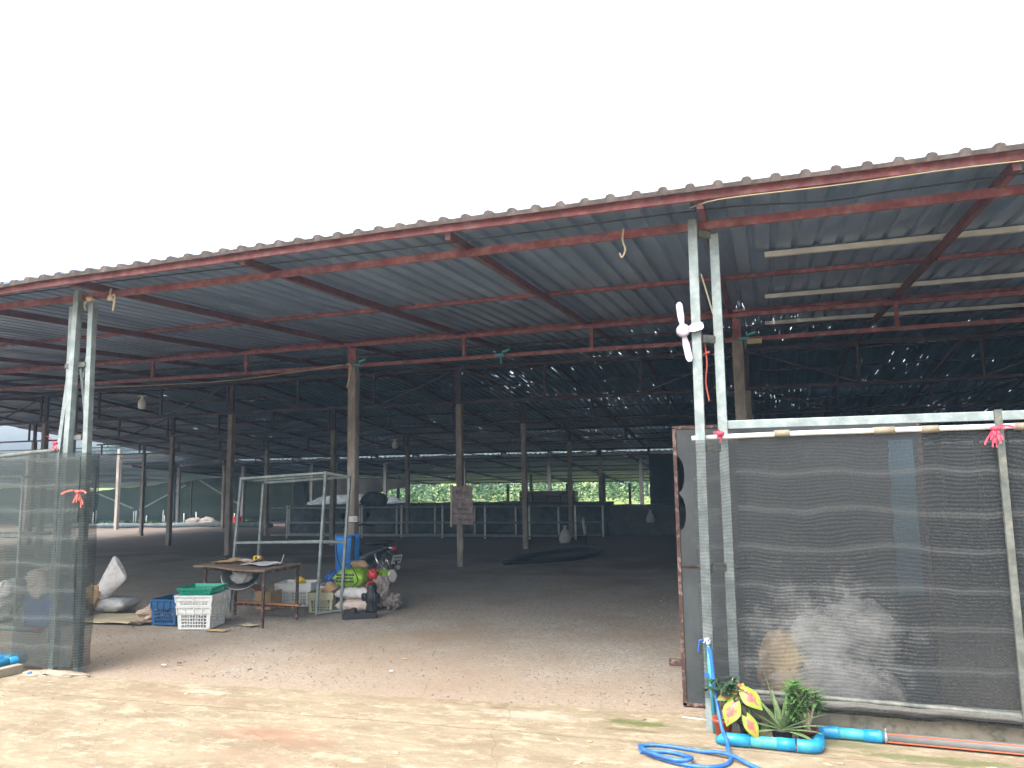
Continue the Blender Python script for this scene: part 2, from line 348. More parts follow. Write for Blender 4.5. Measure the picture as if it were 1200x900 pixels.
# ------------------------------------------------------------ helpers
def NB(): return bmesh.new()
def bx(bm, c, s, rz=0, rx=0, ry=0, taper=1):
    R = Matrix.Rotation(rz, 3, 'Z') @ Matrix.Rotation(ry, 3, 'Y') @ Matrix.Rotation(rx, 3, 'X')
    vs = []
    for dz in (-.5, .5):
        t = taper if dz < 0 else 1
        for dx, dy in ((-.5, -.5), (.5, -.5), (.5, .5), (-.5, .5)):
            vs.append(bm.verts.new(Vector(c)+R @ Vector((dx*s[0]*t, dy*s[1]*t, dz*s[2]))))
    for f in ((3, 2, 1, 0), (4, 5, 6, 7), (0, 1, 5, 4), (1, 2, 6, 5), (2, 3, 7, 6), (3, 0, 4, 7)):
        bm.faces.new([vs[i] for i in f])
def bar(bm, p0, p1, w, h, upv=(0, 0, 1)):
    p0 = Vector(p0); p1 = Vector(p1); d = (p1-p0).normalized(); u = Vector(upv)
    if abs(d.dot(u)) > .95: u = Vector((0, 1, 0))
    sx = d.cross(u).normalized(); sz = sx.cross(d).normalized()
    vs = []
    for p in (p0, p1):
        for a, c in ((-1, -1), (1, -1), (1, 1), (-1, 1)):
            vs.append(bm.verts.new(p+sx*a*w/2+sz*c*h/2))
    for f in ((3, 2, 1, 0), (4, 5, 6, 7), (0, 1, 5, 4), (1, 2, 6, 5), (2, 3, 7, 6), (3, 0, 4, 7)):
        bm.faces.new([vs[i] for i in f])
def tube(bm, pts, r, n=10, caps=True):
    pts = [Vector(p) for p in pts]; rings = []
    rr = r if isinstance(r, (list, tuple)) else [r]*len(pts)
    prev = None
    for i, p in enumerate(pts):
        d = (pts[min(i+1, len(pts)-1)]-pts[max(i-1, 0)]).normalized()
        if prev is None:
            u = Vector((0, 0, 1)) if abs(d.z) < .9 else Vector((1, 0, 0))
            a = d.cross(u).normalized()
        else: a = (prev-d*prev.dot(d)).normalized()
        prev = a; c = d.cross(a)
        rings.append([bm.verts.new(p+(a*cos(2*pi*k/n)+c*sin(2*pi*k/n))*rr[i]) for k in range(n)])
    for i in range(len(rings)-1):
        for k in range(n):
            bm.faces.new((rings[i][k], rings[i][(k+1) % n], rings[i+1][(k+1) % n], rings[i+1][k])).smooth = True
    if caps:
        bm.faces.new(rings[0][::-1]); bm.faces.new(rings[-1])
def lathe(bm, prof, c, n=20, axis=None, caps=True):
    R = Matrix.Identity(3)
    if axis is not None: R = Vector(axis).to_track_quat('Z', 'Y').to_matrix()
    rings = [[bm.verts.new(Vector(c)+R @ Vector((r*cos(2*pi*k/n), r*sin(2*pi*k/n), z))) for k in range(n)] for r, z in prof]
    for i in range(len(rings)-1):
        for k in range(n):
            bm.faces.new((rings[i][k], rings[i][(k+1) % n], rings[i+1][(k+1) % n], rings[i+1][k])).smooth = True
    if caps:
        bm.faces.new(rings[0][::-1]); bm.faces.new(rings[-1])
def smooth_path(pts, k=6):
    P = [Vector(p) for p in pts]; out = []
    for i in range(len(P)-1):
        a, b, c, d = P[max(i-1, 0)], P[i], P[i+1], P[min(i+2, len(P)-1)]
        for j in range(k):
            t = j/k
            out.append(.5*((2*b)+(c-a)*t+(2*a-5*b+4*c-d)*t*t+(3*b-3*c+d-a)*t**3))
    out.append(P[-1]); return out
def sack(bm, c, s, rz=0, rx=0, ry=0, seed=0, pinch=.55, wr=.03, n=22, floor=None):
    """stuffed bag: pillow with flat seams at both ends and creases"""
    R = Matrix.Rotation(rz, 3, 'Z') @ Matrix.Rotation(ry, 3, 'Y') @ Matrix.Rotation(rx, 3, 'X')
    rings = []
    for i in range(n+1):
        t = i/n; u = 2*t-1
        th = max(0.06, (1-abs(u)**3.2)**.55)
        wd = 1-.12*(1-abs(u)**2)*0+.10*abs(u)**6-.10*(1-th)
        ring = []
        for k in range(24):
            a = 2*pi*k/24; ca, sa = cos(a), sin(a)
            e = .62
            y = (abs(ca)**e)*(1 if ca > 0 else -1)*.5*s[1]*wd
            z = (abs(sa)**(e+.25))*(1 if sa > 0 else -1)*.5*s[2]*th
            p = Vector((u*.5*s[0], y, z))
            q = p*9/max(s[0], .3)+Vector((seed*7.3, 0, 0))
            w = noise.noise(q)*wr+noise.noise(q*2.6)*wr*.55
            p += Vector((w*.4, w*.6, w*(.4+.6*th)))
            ring.append(bm.verts.new(Vector(c)+R @ p))
        rings.append(ring)
    for i in range(n):
        for k in range(24):
            bm.faces.new((rings[i][k], rings[i][(k+1) % 24], rings[i+1][(k+1) % 24], rings[i+1][k])).smooth = True
    bm.faces.new(rings[0][::-1]); bm.faces.new(rings[-1])
    if floor is not None:
        for r in rings:
            for v in r:
                if v.co.z < floor: v.co.z = floor
def lump(bm, c, s, seed=0, amp=.35, sub=4, freq=2.0, floor=None, ridg=.25):
    g = bmesh.ops.create_icosphere(bm, subdivisions=sub, radius=1)
    for v in g['verts']:
        p = v.co.copy(); q = p*freq+Vector((seed*5.1, seed, 0))
        d = 1+amp*noise.noise(q)-ridg*abs(noise.noise(q*2.7))+ridg*.3*noise.noise(q*6)
        v.co = Vector((c[0]+p.x*s[0]*d, c[1]+p.y*s[1]*d, c[2]+p.z*s[2]*d))
        if floor is not None and v.co.z < floor: v.co.z = floor
    for f in bm.faces: f.smooth = True
def obj(name, bm, m, parent=None, label=None, bevel=0, recalc=True):
    if recalc: bmesh.ops.recalc_face_normals(bm, faces=bm.faces)
    me = bpy.data.meshes.new(name); bm.to_mesh(me); bm.free()
    me.materials.append(M[m] if isinstance(m, str) else m)
    o = bpy.data.objects.new(name, me); C.objects.link(o)
    if parent is not None:
        o.parent = parent
        o.matrix_parent_inverse = Matrix.Translation(parent.location).inverted() if parent.type == 'EMPTY' and parent.parent is None else Matrix.Identity(4)
    if label: o['label'] = label
    if bevel:
        b = o.modifiers.new('bevel', 'BEVEL'); b.width = bevel; b.segments = 2; b.limit_method = 'ANGLE'
    return o
def tag(o, label, cat, group=None, kind=None):
    o['label'] = label; o['category'] = cat
    if group: o['group'] = group
    if kind: o['kind'] = kind
    return o
def thing(name, label, cat, loc=(0, 0, 0), group=None):
    o = bpy.data.objects.new(name, None); C.objects.link(o); o.location = loc; o.empty_display_size = .1
    return tag(o, label, cat, group)
def lerp(a, b, t): return a+(b-a)*t

# ------------------------------------------------------------ terrain
def gz(x, y):
    z = -.012*max(0, y-14)
    z -= .015*max(0, -x-12)*min(1, max(0, (y-12)/6))*(1 if x > -40 else 40/-x)
    return z if y < 60 else z
def hz(x, y):
    if y > 60: y = 60
    if x < -45: x = -45
    return gz(x, y)
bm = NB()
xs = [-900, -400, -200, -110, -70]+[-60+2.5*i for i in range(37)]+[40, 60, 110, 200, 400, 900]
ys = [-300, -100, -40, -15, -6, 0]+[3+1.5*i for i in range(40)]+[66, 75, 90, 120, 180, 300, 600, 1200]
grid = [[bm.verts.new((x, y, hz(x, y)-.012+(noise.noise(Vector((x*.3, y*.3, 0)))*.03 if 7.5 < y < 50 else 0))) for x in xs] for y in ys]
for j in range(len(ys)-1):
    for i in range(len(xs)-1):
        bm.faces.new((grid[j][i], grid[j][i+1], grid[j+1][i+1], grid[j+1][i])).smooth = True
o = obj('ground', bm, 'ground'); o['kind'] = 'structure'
# concrete apron in front
bm = NB()
edge = [(-14, 5.45), (-9, 5.72), (-7.1, 5.85), (-6.5, 5.93), (-4, 6.10), (-2, 6.26), (-.67, 6.36), (-.45, 6.14), (2, 6.12), (9, 6.1)]
edge2 = []
for i in range(len(edge)-1):
    for k in range(14):
        t = k/14; x = lerp(edge[i][0], edge[i+1][0], t); y = lerp(edge[i][1], edge[i+1][1], t)
        edge2.append((x, y+.035*noise.noise(Vector((x*2.2, 3, 0)))+.018*noise.noise(Vector((x*9, 1, 0)))))
top = [bm.verts.new((x, y, .004)) for x, y in edge2]; mid = [bm.verts.new((x, y-.02, .012)) for x, y in edge2]
bot = [bm.verts.new((x, -14, .012)) for x, y in edge2]; low = [bm.verts.new((x, y+.01, -.03)) for x, y in edge2]
for i in range(len(top)-1):
    bm.faces.new((bot[i], bot[i+1], mid[i+1], mid[i])); bm.faces.new((mid[i], mid[i+1], top[i+1], top[i])); bm.faces.new((top[i], top[i+1], low[i+1], low[i]))
o = obj('concrete_pavement', bm, 'slab'); o['kind'] = 'structure'

# ------------------------------------------------------------ main shed
X0, X1, YR, Y0, Y1 = -27.0, 13.0, 17.0, 5.62, 31.0
def rb(y):      # underside of the rafters
    return 3.90+.042*(y-6.05) if y < YR else 3.90+.042*(YR-6.05)-.112*(y-YR)
shed = thing('open_shed', 'long open sided shed with blue grey sheet roof on red steel trusses and concrete columns', 'shed', (-7, 6, 0))
# roof sheets: trapezoid ribs run down the slope; five courses that lap
def droop(x):
    return -.013*max(0, -x-3.0)-.02*max(0, -x-6.9) if x > -9.5 else -.1365
def roof_course(ya, yb, lift, x0, x1, zf, wav=.0, per=.2, amp=.034):
    bm = NB(); prof = []
    x = x0
    while x < x1:
        prof += [(x, 0), (x+.125, 0), (x+.145, amp), (x+.18, amp)]; x += per
    nseg = max(1, int((yb-ya)/(.5 if ya < 6 else 1.6)))
    rows = []
    for j in range(nseg+1):
        y = lerp(ya, yb, j/nseg); r = []
        for (x, h) in prof:
            yy = y+(.03*noise.noise(Vector((math.floor(x/.8)*3.1, ya, 0))) if j in (0,) else 0)
            w = .012*noise.noise(Vector((x*.9, y*.8, ya)))+.01*noise.noise(Vector((x*.25, y*.2, 0)))
            r.append(bm.verts.new((x, yy, zf(y)+lift*(1-j/nseg*.8)+h+w+droop(x)*max(0, 1-(y-5.5)/.5))))
        rows.append(r)
    for j in range(nseg):
        for i in range(len(prof)-1):
            bm.faces.new((rows[j][i], rows[j][i+1], rows[j+1][i+1], rows[j+1][i]))
    return bm
rs = lambda y: rb(y)+.10
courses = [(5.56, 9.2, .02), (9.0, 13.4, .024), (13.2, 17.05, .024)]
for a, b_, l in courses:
    o = obj('roof_sheet', roof_course(a, b_, l, X0, X1, rs), 'roof' if a < 13 else 'roof_shaded', shed, recalc=False)
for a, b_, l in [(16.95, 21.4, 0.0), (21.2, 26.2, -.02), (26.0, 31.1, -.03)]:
    obj('roof_sheet', roof_course(a, b_, l, X0, X1, rs), 'roof_shaded', shed, recalc=False)
# worn eave capping with humps over each rib
bm = NB(); x = X0
ringp = []
while x < X1:
    for (dx, h) in ((0, .0), (.06, .0), (.125, .002), (.135, .028), (.1625, .038), (.19, .026), (.199, .002)):
        jit = .008*noise.noise(Vector((x*3, 7, 0)))+.014*noise.noise(Vector((x*.7, 2, 0)))
        ringp.append((x+dx, h+jit))
    x += .2
fr = [(Y0-.075, .0), (Y0-.08, .02), (Y0-.02, .04), (Y0+.2, .045)]
cols_ = []
for (xx, h) in ringp:
    zb = rs(Y0)+.016+droop(xx)+.006*noise.noise(Vector((xx*.8, 9, 1)))
    cols_.append([bm.verts.new((xx, Y0-.075, zb-.03)), bm.verts.new((xx, Y0-.085, zb+h*.8)), bm.verts.new((xx, Y0-.05, zb+h*.85+.006)), bm.verts.new((xx, Y0+.22, zb+h+.024))])
for i in range(len(cols_)-1):
    for k in range(3): bm.faces.new((cols_[i][k], cols_[i+1][k], cols_[i+1][k+1], cols_[i][k+1]))
obj('eave_capping', bm, 'ridge', shed, recalc=False)
# purlins along X
def xrun(y, z, w, h, x0=X0, x1=X1, sag=.012):
    bm = NB(); n = 20
    for i in range(n):
        a = lerp(x0, x1, i/n); b_ = lerp(x0, x1, (i+1)/n)
        f = lambda x: z+sag*noise.noise(Vector((x*.35, y, 0)))
        bar(bm, (a, y, f(a)), (b_, y, f(b_)), w, h)
    return bm
bm = NB(); n = 80
for i in range(n):
    a = lerp(X0, X1, i/n); b_ = lerp(X0, X1, (i+1)/n); f = lambda x: rb(Y0)+.072+droop(x)+.006*noise.noise(Vector((x*.5, 2, 0)))
    bar(bm, (a, Y0, f(a)), (b_, Y0, f(b_)), .035, .066)
obj('fascia', bm, 'red', shed)
for y in (8.72, 11.1, 12.9, 14.2, 15.9, 17.0, 18.6, 20.4, 22.0, 23.6, 25.4, 27.0, 28.8, 30.8):
    obj('purlin', xrun(y, rb(y)+.077, .05, .042), 'red' if y < 12 else 'red_shaded', shed)
for y, zo in ((7.75, .10), (10.1, .10), (12.5, .10), (9.3, .112)):
    if y == 9.3: continue
    obj('purlin', xrun(y, rb(y)+.07,   .05, .05, .08, X1), 'galv_bright', shed, label='bare galvanised purlin among the red ones')
# rafters along the slope
for k in range(-13, 7):
    x = -.38+2.06*k
    if x < X0: continue
    bm = NB(); ysr = (Y0+.03, 9, 13, YR, 22, 27, 31)
    for i in range(len(ysr)-1):
        a, b_ = ysr[i], ysr[i+1]
        bar(bm, (x, a, rb(a)+.02), (x, b_, rb(b_)+.02), .05, .075)
    obj('rafter', bm, 'red_mid', shed)
# front beam and trusses
obj('front_beam', xrun(6.05, 3.862, .035, .066), 'red', shed)
ROWS = [(10.8, 3.72), (15.3, 3.50), (19.9, 3.34), (24.9, 3.02), (29.8, 2.62)]
CX = [-.3-6.03*k for k in range(5)]+[5.73, 11.76]
for (y, zl) in ROWS:
    zt = rb(y)-.03
    bm = NB(); bar(bm, (X0, y, zt), (X1, y, zt), .05, .06); 
    rm = 'red' if y < 11 else 'red_shaded'
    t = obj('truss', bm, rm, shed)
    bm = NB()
    for i in range(20):
        a = lerp(X0, X1, i/20); b_ = lerp(X0, X1, (i+1)/20); f = lambda x: zl+.03*noise.noise(Vector((x*.3, y, 4)))
        bar(bm, (a, y, f(a)), (b_, y, f(b_)), .05, .055)
    obj('bottom_chord', bm, rm, t)
    for k in range(-13, 7):
        x = -.33+2.03*k
        if x < X0: continue
        bm = NB(); bar(bm, (x, y, zl+.028), (x, y, zt-.03), .05, .05, (0, 1, 0)); obj('strut', bm, rm, t)
    if y > 11:
        for k in CX:
            if k-4.06 > X0:
                bm = NB(); bar(bm, (k-.05, y+.01, zt-.03), (k-2.0, y+.01, zl+.03), .035, .035); obj('brace', bm, rm, t)
            if k+2.1 < X1:
                bm = NB(); bar(bm, (k+.05, y+.01, zt-.03), (k+2.0, y+.01, zl+.03), .035, .035); obj('brace', bm, rm, t)
# concrete columns
for (y, zl) in ROWS:
    for x in CX:
        g = hz(x, y); bm = NB()
        w = .145 if y < 11 else .135
        bm2 = NB()
        lean = random.uniform(-.02, .02)
        n = 8
        vs = []
        for i in range(n+1):
            z = lerp(g-.1, zl-.03, i/n)
            ww = w/2+.003*noise.noise(Vector((x, z*2, y)))
            ox = lean*(i/n)
            ch = .012
            ring = [bm.verts.new((x+ox+a*(ww-(ch if q else 0)), y+c*(ww-(0 if q else ch)), z)) for a, c, q in
                    ((-1, -1, 1), (1, -1, 1), (1, -1, 0), (1, 1, 0), (1, 1, 1), (-1, 1, 1), (-1, 1, 0), (-1, -1, 0))]
            vs.append(ring)
        for i in range(n):
            for k in range(8): bm.faces.new((vs[i][k], vs[i][(k+1) % 8], vs[i+1][(k+1) % 8], vs[i+1][k]))
        bm.faces.new(vs[0][::-1]); bm.faces.new(vs[-1]); bm2.free()
        col = obj('column', bm, 'concrete', shed)
        bm = NB(); bx(bm, (x+lean, y, lerp(zl, rb(y)-.06, .5)), (.11, .06, rb(y)-.06-zl-.06)); obj('steel_cap', bm, 'red' if y < 11 else 'red_shaded', col)

# ------------------------------------------------------------ rear shed
rear = thing('rear_shed', 'low dark sheet roofed shed behind the main shed with bright planting showing under its eave', 'shed', (-10, 33, hz(-10, 33)))
rr = lambda y: 2.735-.080*(y-32.6)
XA, XB = -33.5, 14
for a, b_, l in ((32.5, 38.2, .0), (38.0, 44.2, -.02), (44.0, 50.2, -.04)):
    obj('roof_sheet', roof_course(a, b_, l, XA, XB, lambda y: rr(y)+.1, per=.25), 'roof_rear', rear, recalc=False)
for y in (32.7, 35.4, 38.4, 41.4, 44.4, 47.2, 50.0):
    obj('purlin', xrun(y, rr(y)+.06, .06, .06, XA, XB), 'red_shaded', rear)
for k in range(14):
    x = XA+.6+3.4*k
    bm = NB(); bar(bm, (x, 32.7, rr(32.7)-.02), (x, 50.1, rr(50.1)-.02), .07, .1); obj('rafter', bm, 'red_shaded', rear)
for y in (33.6, 41.4, 49.6):
    for k in range(11):
        x = -30.5+4.2*k+(.9 if y > 40 else 0)
        bm = NB(); g = hz(x, y); bx(bm, (x, y, (g-.1+rr(y)-.07)/2), (.15, .15, rr(y)-.07-g+.1)); obj('column', bm, 'darkpost' if (k+int(y)) % 4 else 'galv_old', rear)

bm = NB(); n = 30; a_ = []
for i in range(n+1):
    x = lerp(-4.5, 13, i/n)
    a_.append([bm.verts.new((x, 30.6+.12*noise.noise(Vector((x*1.1, k, 2))), lerp(-.4, 2.62, k/6))) for k in range(7)])
for i in range(n):
    for k in range(6): bm.faces.new((a_[i][k], a_[i+1][k], a_[i+1][k+1], a_[i][k+1])).smooth = True
tag(obj('sheet_wall', bm, 'darksheet'), 'dark hanging sheet wall closing the back right of the main shed', 'sheet wall')
bm = NB(); a_ = []
for i in range(n+1):
    y = lerp(7, 31, i/n)
    a_.append([bm.verts.new((13.0+.1*noise.noise(Vector((y*1.1, k, 6))), y, lerp(-.2, 3.9 if y < 20 else 3.9-.1*(y-20), k/6))) for k in range(7)])
for i in range(n):
    for k in range(6): bm.faces.new((a_[i][k], a_[i+1][k], a_[i+1][k+1], a_[i][k+1])).smooth = True
tag(obj('sheet_wall', bm, 'darknet'), 'dark hanging sheet wall along the right side of the main shed', 'sheet wall')

# ------------------------------------------------------------ left shade canopy and net wall beyond the shed
can = thing('shade_canopy', 'pale grey translucent shade net canopy sagging over thin posts left of the shed', 'canopy', (-38, 38, hz(-38, 38)))
bm = NB(); NX, NY = 40, 22; g_ = []
for j in range(NY+1):
    r = []
    for i in range(NX+1):
        x = lerp(-62, -27.4, i/NX); y = lerp(31.5, 50, j/NY)
        z = 3.42-.105*(y-31.5)-.24*abs(sin(y*pi/3.1))**.6+.12*noise.noise(Vector((x*.3, y*.5, 0)))
        r.append(bm.verts.new((x, y, z)))
    g_.append(r)
for j in range(NY):
    for i in range(NX): bm.faces.new((g_[j][i], g_[j][i+1], g_[j+1][i+1], g_[j+1][i])).smooth = True
obj('net_cover', bm, 'net_canopy', can)
for j, y in enumerate((31.4, 34.6, 37.7, 40.8, 43.9, 47)):
    z = 3.50-.105*(y-31.5)
    bm = NB(); bar(bm, (-62, y, z), (-27.3, y, z), .07, .07); obj('beam', bm, 'dark' if j < 2 else 'galv_old', can)
bm = NB(); bar(bm, (-62, 29.8, 3.05), (-27, 29.8, 3.05), .06, .06); obj('beam', bm, 'dark', can)
bm = NB(); bar(bm, (-62, 29.8, 3.6), (-27, 29.8, 3.6), .06, .06); obj('beam', bm, 'dark', can)
for (x, y) in [(-30.8, 29.8), (-36.9, 29.8), (-43, 29.8), (-49, 29.8), (-33, 36), (-39, 36), (-45, 36), (-52, 36), (-34.5, 42), (-41, 42), (-48, 42)]:
    g = hz(x, y); h = 3.5-.105*max(0, y-31.5); bm = NB(); bx(bm, (x, y, (g-.1+h)/2), (.16 if y < 30 else .11, .16 if y < 30 else .11, h-g+.1))
    obj('post', bm, 'concrete' if y < 35 else 'galv_old', can)
for (xa, xb, za, zb) in [(-41.5, -37.5, 1.5, .2), (-32.5, -29.5, 1.9, .4), (-37, -33.5, .1, 1.6)]:
    bm = NB(); bar(bm, (xa, 37.5, za), (xb, 37.5, zb), .08, .08); obj('brace', bm, 'galv', can)
nw = thing('net_wall', 'dark green black net wall with sloping top behind the diagonal braces', 'fence', (-36, 39.5, hz(-36, 39.5)))
bm = NB(); n = 60; a_ = []
for i in range(n+1):
    x = lerp(-60, -26.5, i/n); y = 39.5+.25*noise.noise(Vector((x*.5, 0, 0)))
    zt = lerp(1.15, 2.5, max(0, (x+44)/17.5))+.35*max(0, min(1, (-x-44)/4))+.12*noise.noise(Vector((x*.8, 3, 0)))
    a_.append([bm.verts.new((x, y+.15*noise.noise(Vector((x*.7, k, 5))), lerp(-1.3, zt, k/6))) for k in range(7)])
for i in range(n):
    for k in range(6): bm.faces.new((a_[i][k], a_[i+1][k], a_[i+1][k+1], a_[i][k+1])).smooth = True
obj('netting', bm, 'net_wall', nw)
for x in (-42.5, -38.5, -34.5, -30.5, -27):
    bm = NB(); zt = lerp(1.0, 2.5, (x+44)/17.5); bx(bm, (x, 39.1, (zt-1.1)/2), (.1, .1, zt+1.1)); obj('post', bm, 'galv_old', nw)
# short white stakes in front of the net wall
for i in range(17):
    x = -40.5+i*.86+random.uniform(-.2, .2); y = 34.5+random.uniform(-1.2, 1.2); g = hz(x, y)
    bm = NB(); tube(bm, [(x, y, g-.05), (x+random.uniform(-.03, .03), y, g+random.uniform(.5, .85))], .03, 6)
    tag(obj('stake', bm, 'white'), 'thin pale stake in the row on the planted strip before the dark net wall', 'stake', 'pale stakes before the net wall')
# planted strip and dark rolled net along it
def leaf_cloud(bm, pts, size, flat=.5):
    for p in pts:
        a = random.uniform(0, 2*pi); t = random.uniform(-.9, .9); s = size*random.uniform(.6, 1.3)
        u = Vector((cos(a), sin(a), t*.7)).normalized(); v = u.cross(Vector((random.uniform(-1, 1), random.uniform(-1, 1), random.uniform(-.2, 1)))).normalized()
        q = [p-u*s, p+v*s*flat, p+u*s, p-v*s*flat]
        bm.faces.new([bm.verts.new(k) for k in q])
bm = NB(); pts = []
for i in range(5000):
    x = random.uniform(-42, -27); y = random.uniform(33.2, 37.5); pts.append(Vector((x, y, hz(x, y)+random.uniform(0, .16))))
leaf_cloud(bm, pts, .09); tag(obj('ground_cover', bm, 'leaf'), 'low green ground cover in the bed before the dark net wall', 'plants', kind='stuff')
bm = NB()
pp = smooth_path([(-38, 31.6, hz(-38, 31.6)+.10), (-34, 31.2, hz(-34, 31)+.13), (-30, 31.2, hz(-30, 31)+.11), (-25.5, 30.6, hz(-25, 30.6)+.14), (-22, 30.2, hz(-22, 30)+.10)], 8)
tube(bm, pp, [.12+.05*noise.noise(p*1.3) for p in pp], 10)
tag(obj('rolled_net', bm, 'darknet'), 'long dark roll of netting lying on the ground before the pale stakes', 'netting')
# grey tarpaulin hanging at the rear shed's left end
bm = NB(); a_ = []
for i in range(29):
    t = i/28; x = lerp(-28.6, -20.5, t); r = []
    zb = lerp(-.2, 1.3, t**.7) ; zt = lerp(1.95, 1.75, t)
    for k in range(9):
        u = k/8; r.append(bm.verts.new((x+.12*u*sin(i*1.3), 41+.35*sin(i*.9+u)*(.3+u)+.5*u, lerp(zt, zb, u))))
    a_.append(r)
for i in range(28):
    for k in range(8): bm.faces.new((a_[i][k], a_[i+1][k], a_[i+1][k+1], a_[i][k+1])).smooth = True
tag(obj('tarpaulin', bm, 'greysack'), 'pale grey tarpaulin hanging in folds under the rear shed roof behind the steel rack', 'tarpaulin')
# heap of dark netting
bm = NB(); lump(bm, (-19.5, 33.5, hz(-19.5, 33.5)+.45), (3.4, 1.2, .95), 3, .4, 5, 1.8, hz(-19.5, 33.5)-.3)
tag(obj('net_heap', bm, 'darknet'), 'dark heap of bundled netting on the ground under the hanging grey tarpaulin', 'netting')
# debris by the net wall
for i, (x, y, m_, s) in enumerate([(-28.6, 32.6, 'ragwhite', .5), (-27.5, 32.4, 'ragwhite', .6), (-26.3, 32.8, 'redplastic', .35)]):
    bm = NB(); g = hz(x, y)
    if i == 2: bx(bm, (x, y, g+.2), (.8, .5, .4)); bx(bm, (x, y, g+.42), (.88, .58, .06))
    else: lump(bm, (x, y, g+.15), (s, s*.6, .28), i+20, .4, 3, 2, g-.05)
    tag(obj('crate' if i == 2 else 'rag_pile', bm, m_), ['crumpled pinkish rags lying before the dark net wall', 'crumpled grey sheeting lying beside the pinkish rags', 'small red crate on the ground beyond the left columns'][i], ['rags', 'sheeting', 'crate'][i])

# ------------------------------------------------------------ planted field and far trees
bm = NB(); pts = []
for row, y in enumerate((53.5, 56.5, 60, 64, 69)):
    x = -52
    while x < 14:
        cx = x+random.uniform(-.15, .15); h = random.uniform(.8, 1.5)+row*.1; g = hz(cx, y)
        for q in range(40):
            a = random.uniform(0, 2*pi); t = random.random()**.7; rad = .42*random.random()*(1.1-.3*t)
            pts.append(Vector((cx+rad*cos(a), y+rad*sin(a), g+.25+t*h)))
        x += random.uniform(.75, 1.15)
leaf_cloud(bm, pts, .15)
tag(obj('crop_plants', bm, 'leaf'), 'rows of leafy green crop plants in the bright field behind the sheds', 'plants', kind='stuff')
def tree(x, y, h, w, seed, label):
    rnd = random.Random(seed); g = hz(x, y)
    t = thing('tree', label, 'tree', (x, y, g), 'trees beyond the planted field')
    bm = NB(); tube(bm, [(x, y, g-.2), (x+.1, y, g+h*.35), (x-.1, y+.1, g+h*.75)], [.22, .16, .06], 7)
    for k in range(5):
        a = rnd.uniform(0, 6.28); tube(bm, [(x, y, g+h*(.3+.08*k)), (x+cos(a)*w*.45, y+sin(a)*w*.3, g+h*(.5+.09*k))], [.09, .03], 5)
    obj('trunk', bm, 'bark', t)
    bm = NB(); cl = []
    for k in range(16):
        a = rnd.uniform(0, 6.28); r_ = w*.5*rnd.random()**.6; cl.append((x+cos(a)*r_, y+sin(a)*r_*.8, g+h*rnd.uniform(.3, .93), w*rnd.uniform(.14, .26)))
    for (cx, cy, cz, cr) in cl:
        for q in range(110):
            d = Vector((rnd.gauss(0, 1), rnd.gauss(0, 1), rnd.gauss(0, 1))).normalized()*cr*rnd.uniform(.6, 1.08)
            p = Vector((cx, cy, cz))+d; u = Vector((rnd.gauss(0, 1), rnd.gauss(0, 1), rnd.gauss(0, .6))).normalized(); v = u.cross(d).normalized()
            s = rnd.uniform(.12, .24); bm.faces.new([bm.verts.new(k_) for k_ in (p-u*s, p+v*s*.6, p+u*s, p-v*s*.6)])
    obj('crown', bm, ['leaf', 'leafdark'][seed % 2], t)
xx = -96; k = 0
while xx < 18:
    far = xx < -50
    tree(xx, random.uniform(78, 88), random.uniform(4.2, 5.4) if not far else random.uniform(8.0, 9.8), random.uniform(6.5, 8.5), k,
         'bushy green tree in the far tree line beyond the field behind the sheds')
    xx += random.uniform(3.6, 4.6); k += 1

# ------------------------------------------------------------ rows of tube framed planting benches deep in the shed
def bench_row(y, x0, x1, zt, label, panel=False, step=1.5):
    t = thing('bench_frame', label, 'bench frame', ((x0+x1)/2, y, hz(x0, y)))
    x = x1; 
    while x > x0-.1:
        g = hz(x, y); bm = NB(); tube(bm, [(x, y, g-.02), (x, y, zt+.02)], .033, 7); obj('leg', bm, 'white', t); x -= step
    for zz in (zt, zt-.52, zt-.95):
        bm = NB(); tube(bm, [(x0, y-.01, zz+hz(x0, y)-hz(x1, y)), (x1, y-.01, zz)], .026, 7); obj('rail', bm, 'galv', t)
    return t
bench_row(23.2, -16.9, -5.75, .93, 'galvanised tube bench frame nearest the entrance behind the signed column')
bench_row(24.7, -17.2, -5.2, .86, 'galvanised tube bench frame standing behind the nearest one')
def dark_bed(x0, x1, y, h, label, m='darknet', dep=1.4):
    bm = NB(); n = 24; g = hz(x0, y)
    for i in range(n):
        a = lerp(x0, x1, i/n); b_ = lerp(x0, x1, (i+1)/n); z = hz(a, y)
        hh = h+.06*noise.noise(Vector((a, y, 0)))
        bx(bm, ((a+b_)/2, y+.04*noise.noise(Vector((a*2, 1, 0))), z+hh/2-.05), (b_-a, dep, hh+.1))
    return tag(obj('raised_bed', bm, m), label, 'raised bed')
dark_bed(-18.5, -5.4, 27.0, 1.05, 'long raised bed clad in dark sheeting behind the tube bench frames')
dark_bed(-5.2, -1.6, 26.2, .98, 'shorter raised bed with grey clad front right of the tube benches', 'board', 1.0)
